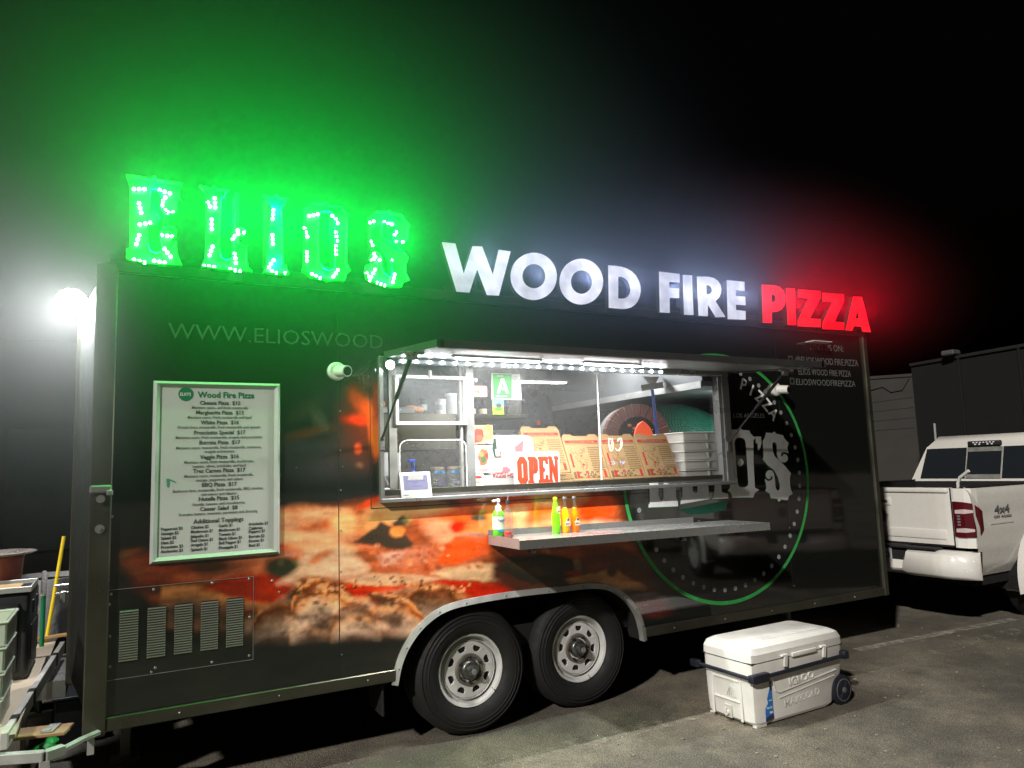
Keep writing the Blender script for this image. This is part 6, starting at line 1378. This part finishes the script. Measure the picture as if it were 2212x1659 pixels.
    mgl = bpy.data.materials.get('dark_car_glass') or mat('dark_car_glass', (.015, .018, .022), .06, nz=.05, rn=.02)
    def rg(y0, z0, y1, z1, d=.006): return [(2.04+.16*(z-1.38)/.5-d, y, z) for y, z in ((y0, z0), (y1, z0), (y1*.93 if abs(y1) > .3 else y1, z1), (y0*.93 if abs(y0) > .3 else y0, z1))]
    G().quad(*rg(-.80, 1.42, -.22, 1.81)).quad(*rg(.22, 1.42, .80, 1.81)).quad(*rg(-.215, 1.42, .215, 1.81)).obj('rear_window', mgl, cab)
    G().quad(*rg(-.215, 1.42, -.205, 1.81, .010)).quad(*rg(.205, 1.42, .215, 1.81, .010)).obj('window_divider', M['alu'], cab)
    G().quad(*rg(-.205, 1.42, .205, 1.47, .012)).quad(*rg(-.205, 1.755, .205, 1.81, .012)).obj('pane_reflection_strips', M['galv'], cab)  # two pale strips stand for reflections on the centre pane
    G().box((2.17, 0, 1.855), (.05, .40, .065), .015, 2).obj('third_brake_light', M['dark'], cab)
    g = G()
    for k in range(7): g.box((2.143, -.12+k*.04, 1.868), (.01, .022, .014), .003)
    for k in (-2, -1, 1, 2): g.box((2.142, k*.05, 1.845), (.01, .022, .016), .003)
    g.obj('lamp_reflectors', mat('bright_reflector', (.8, .8, .8), .2, .6, em=(1, 1, 1), es=.3) if badge else bpy.data.materials['bright_reflector'], cab)
    for s in (-1, 1):
        def sp(x, z): return (x, s*(.942-(.18*(z-1.38)/.52))+s*.004, z)
        G().quad(sp(2.28, 1.43), sp(3.15, 1.43), sp(3.15, 1.84), sp(2.40, 1.83)).quad(sp(3.22, 1.43), sp(4.25, 1.43), sp(3.85, 1.80), sp(3.22, 1.84)).obj('side_window', mgl, cab)
        G().b2(3.17, 3.175, s*.985, s*.992, .62, 1.38).b2(2.12, 2.125, s*.985, s*.992, .62, 1.38).b2(4.25, 4.255, s*.985, s*.992, .62, 1.30).obj('door_seam', M['under'], T)
        G().box((3.0, s*1.0, 1.2), (.20, .03, .03), .008).box((4.05, s*1.0, 1.2), (.20, .03, .03), .008).obj('door_handle', M['steel'], T)
        G().box((4.1, s*1.14, 1.45), (.12, .22, .18), .03, 2).obj('side_mirror', paint, T)
    g = G(); g.b2(4.45, 5.7, -.84, .84, 1.20, 1.31, .04, 2); g.obj('hood', paint, T)
    G().b2(5.55, 5.82, -.93, .93, .52, 1.15, .05, 2).obj('front_end', paint, T)
    # wheels
    def wheel():
        W = bpy.data.objects.new('wheel', None); COL.objects.link(W); W.parent = T
        G().lathe([(.25, -.12), (.27, -.135), (.37, -.13), (.398, -.10), (.405, -.05), (.405, .08), (.39, .12), (.26, .13)], (0, 0, 0), (0, 1, 0), 48, cap=False).obj('tyre', M['rubber'], W)
        G().lathe([(.255, -.125), (.25, -.115), (.235, -.07), (.20, -.04)], (0, 0, 0), (0, 1, 0), 40, cap=False).lathe([(.06, -.06), (.055, -.09), (.01, -.095)], (0, 0, 0), (0, 1, 0), 20).obj('rim', M['rimp'], W)
        g = G()
        for k in range(6):
            a = k*math.pi/3; c_, s_ = math.cos(a), math.sin(a)
            g.bar((.05*c_, -.075, .05*s_), (.24*c_, -.095, .24*s_), .035, .07, .004)
        g.obj('spokes', M['rimp'], W); G().cyl((0, .02, 0), (0, .1, 0), .24, n=24).obj('brake', M['under'], W)
        return W
    W0 = wheel(); W0.location = (AX, -.88, WZ)
    for x, y, rz_ in ((FX, -.88, 0), (AX, .88, math.pi), (FX, .88, math.pi)):
        r = W0.copy(); COL.objects.link(r); r.parent = T; r.location = (x, y, WZ); r.rotation_euler = (0, 0, rz_)
        for ch in W0.children: c = ch.copy(); COL.objects.link(c); c.parent = r
    for s in (-1, 1):
        for hx in (AX, FX):
            g = G(); n = 14; P = [(hx+.53*math.cos(a), WZ+.03+.54*math.sin(a)) for a in np.linspace(-.2, math.pi+.2, n)]
            for i in range(n-1): g.quad((P[i][0], s*.97, P[i][1]), (P[i+1][0], s*.97, P[i+1][1]), (P[i+1][0], s*.6, P[i+1][1]), (P[i][0], s*.6, P[i][1]))
            g.obj('wheel_housing', M['under'], T)
    return T
mwp = mat('white_car_paint', (.66, .64, .60), .3, nz=.02, coat=.6)
msp = mat('silver_car_paint', (.62, .61, .58), .4, .1, nz=.05, coat=.5)
PD = 7.7
pt = CAM+_ray(1899, 1030)*PD
pickup('white four wheel drive pickup truck parked beyond the right end of the trailer', mwp, (pt[0], pt[1], 0), R(1), .95)
pipe = G().tube([(.62, -.50, .85), (.62, -.50, 1.42), (.62, -.53, 1.48), (.60, -.64, 1.55)], .018, 10).obj('bent_pipe', M['white'], None)
pipe.location = (pt[0], pt[1], 0); pipe.rotation_euler = (0, 0, R(1)); pipe.scale = (.95,)*3
tag(pipe, 'bent white pipe sticking up out of the bed of the white pickup', 'pipe')
v = CAM+_ray(1695, 1190)*9.6
pickup('silver pickup truck parked across from the trailer, mirrored in its side below the shelf', msp, (v[0], -v[1], 0), R(-66), .88, badge=False)

# ================================================================== BUILDINGS BEHIND
def at(px_, py_, d): return CAM+_ray(px_, py_)*d
a, b = at(1790, 960, 26), at(1984, 960, 25)
B1 = thing('pale_building', 'pale rendered building with wire shadows across its wall, between the trailer and the dark building', 'building', (b[0], b[1], 0))
d = Vector((a[0]-b[0], a[1]-b[1], 0)); n_ = Vector((d.y, -d.x, 0)).normalized(); n_ = n_ if n_.dot(Vector((1, 1, 0))) > 0 else -n_
h1 = at(1984, 811, 25)[2]
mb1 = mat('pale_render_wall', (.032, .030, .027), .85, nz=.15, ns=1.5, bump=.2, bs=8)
def block(nm, P, h, m, par):
    g = G(); A = [g.b.verts.new((x, y, 0)) for x, y in P]; B = [g.b.verts.new((x, y, h)) for x, y in P]; k = len(P)
    for i in range(k): g.b.faces.new((A[i], A[(i+1) % k], B[(i+1) % k], B[i]))
    g.b.faces.new(B); return g.obj(nm, m, par, sharp=20)
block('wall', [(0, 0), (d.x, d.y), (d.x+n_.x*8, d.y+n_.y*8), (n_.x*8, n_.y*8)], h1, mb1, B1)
block('parapet', [(-.05*d.normalized().x-n_.x*.05, -.05*d.normalized().y-n_.y*.05), (d.x-n_.x*.05, d.y-n_.y*.05), (d.x+n_.x*.2, d.y+n_.y*.2), (n_.x*.2, n_.y*.2)], .10, mb1, B1).location = (0, 0, h1)
g = G(); dn = d.normalized()
def wp(s_, z): return (dn.x*s_-n_.x*.04, dn.y*s_-n_.y*.04, z)
g.tube([wp(.1, h1-.05), wp(.35, h1-.45), wp(.7, h1-.5), wp(.95, h1-.3), wp(1.4, h1-.4), wp(2.4, h1-.55)], .014, 5)
for k in range(4): g.tube([wp(.05, h1-.7-.35*k), wp(1.2, h1-.80-.33*k), wp(2.6, h1-.85-.40*k)], .006, 4)
g.obj('wire_shadows', M['dark'], B1)  # thin dark tubes draw the shadows of wires on the wall
a2, b2 = at(1984, 960, 21), at(2420, 960, 16)
B2 = thing('dark_building', 'long dark flat roofed building behind the white pickup', 'building', (a2[0], a2[1], 0))
d = Vector((b2[0]-a2[0], b2[1]-a2[1], 0)); n2 = Vector((-d.y, d.x, 0)).normalized(); n2 = n2 if n2.dot(Vector((1, .5, 0))) > 0 else -n2
h2 = at(2066, 776, 20)[2]
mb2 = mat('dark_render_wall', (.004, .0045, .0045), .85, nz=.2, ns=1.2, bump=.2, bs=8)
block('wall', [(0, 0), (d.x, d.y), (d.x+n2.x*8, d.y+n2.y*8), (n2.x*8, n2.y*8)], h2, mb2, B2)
c = block('coping', [(-n2.x*.06, -n2.y*.06), (d.x-n2.x*.06, d.y-n2.y*.06), (d.x+n2.x*.2, d.y+n2.y*.2), (n2.x*.2, n2.y*.2)], .08, mat('grey_coping', (.014, .014, .014), .7), B2); c.location = (0, 0, h2)
w_ = d*.27-n2*.1; G().box((w_.x, w_.y, h2+.16), (.35, .35, .14), .03).obj('roof_vent', mat('pale_vent', (.07, .07, .07), .6), B2)
w_ = d*.12-n2*.05; G().cyl((w_.x, w_.y, 1.9), (w_.x+.02, w_.y, 2.5), .03, n=8).obj('wall_pipe', mat('light_pipe', (.3, .3, .3), .5), B2)
for s_ in (.3, .62): w_ = d*s_-n2*.03; G().bar((w_.x, w_.y, 0), (w_.x, w_.y, h2), .05, .05).obj('downpipe', mb2, B2)

B3 = thing('dark_storefront', 'black unlit storefront far behind the platform at the left edge', 'building', (-6.5, 11, 0))
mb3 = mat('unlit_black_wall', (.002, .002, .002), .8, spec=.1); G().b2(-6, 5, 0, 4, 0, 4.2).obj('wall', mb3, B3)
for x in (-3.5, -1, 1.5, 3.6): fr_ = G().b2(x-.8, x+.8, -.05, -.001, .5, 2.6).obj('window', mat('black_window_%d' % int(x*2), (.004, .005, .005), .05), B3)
# ================================================================== LAMPS OF THE PLACE AND ADDED GLOW LAMPS
GRN = (.0, 1.0, .07)
for x, z, wd in LETC:
    lamp('green_glow_spot', 'SPOT', (x, LY-.14, z), 90, GRN, .06, (x, -3, z+1.0), None, R(170), 1.0)  # extra spot before each letter, added to light the haze
    for dz in (-.16, .16): lamp('green_letter_fill', 'POINT', (x, LY-.055, z+dz), 12.0, GRN, .02)
for x, z in WLET: lamp('white_glow_spot', 'SPOT', (x, -.13, z), 22, (.45, .58, 1), .04, (x, -3, z+.9), None, R(170), 1.0)  # extra bluish spots added ahead of the letters to make their halo
for x, z in RLET: lamp('red_glow_spot', 'SPOT', (x, -.13, z), 34, (1, .0, .02), .04, (x, -3, z+.9), None, R(170), 1.0)  # extra spots added to carry the red letters' glow
lamp('window_spot', 'SPOT', (-.567, -.15, 2.28), 190, (.95, .97, 1), .03, (2.0, -1.0, .2), None, R(95), 1.0)
lamp('led_strip_light', 'AREA', (.58, -.085, 2.325), 5.5, (.92, .96, 1), 2.05, (.58, -1.3, 1.0), .02)
for xa, xb, z_ in TUBES: lamp('awning_tube_light', 'AREA', ((xa+xb)/2, -.42, z_-.034), 33, (.98, .97, .92), xb-xa, ((xa+xb)/2, -.42, 0), .02)
for x, y, l_ in ((.95, 1.30, .8), (1.72, .97, .55), (-.1, .77, .65)): lamp('ceiling_tube_light', 'AREA', (x, y, ZT-.11), 15 if x > .5 else 6, (.95, .98, 1), l_, (x, y, 0), .08)
lamp('oven_fill_light', 'AREA', (2.7, .35, 2.24), 4.5, (.95, .98, 1), .5, (2.6, .9, 1.6), .1)  # added fill under the hood to brighten the oven; no fixture there
lamp('flood_light_beam', 'SPOT', (-2.31, 1.0, 2.78), 280, (.95, .98, 1), .06, (-2.7, -.4, 0.2), None, R(160), .8)

# ================================================================== ADDED HAZE VOLUMES THAT CARRY THE GLOW ROUND THE LETTERS
def glow_haze(name, c, r, dens, g_):
    me = bpy.data.meshes.new(name); b_ = bmesh.new(); bmesh.ops.create_icosphere(b_, subdivisions=4, radius=1.0); b_.to_mesh(me); b_.free()
    m = bpy.data.materials.new(name+'_volume'); m.use_nodes = True; n = m.node_tree.nodes; l = m.node_tree.links; n.clear()
    o = n.new("ShaderNodeOutputMaterial"); v = n.new("ShaderNodeVolumePrincipled"); v.inputs["Color"].default_value = (.9, .9, .9, 1); v.inputs["Anisotropy"].default_value = g_
    tc = n.new("ShaderNodeTexCoord"); vm = n.new("ShaderNodeVectorMath"); vm.operation = 'LENGTH'; l.new(tc.outputs["Object"], vm.inputs[0])
    mr = n.new("ShaderNodeMapRange"); mr.interpolation_type = 'SMOOTHERSTEP'; mr.inputs["From Min"].default_value = 1.0; mr.inputs["From Max"].default_value = .15
    mr.inputs["To Min"].default_value = 0; mr.inputs["To Max"].default_value = dens; l.new(vm.outputs["Value"], mr.inputs["Value"])
    l.new(mr.outputs["Result"], v.inputs["Density"]); l.new(v.outputs[0], o.inputs["Volume"])
    ob = link(name, me, m, None, 'stuff', 0); ob.location = c; ob.scale = r; return ob
glow_haze('sign_glow_haze', (-1.5, -.4, 3.1), (3.9, 1.8, 2.5), .055, .6)  # added volume standing for veiling glare round the green letters
glow_haze('letter_glow_haze', (2.3, -.4, 3.0), (3.3, 1.1, 1.05), .05, .6)  # added volume for the glow round the white and red letters
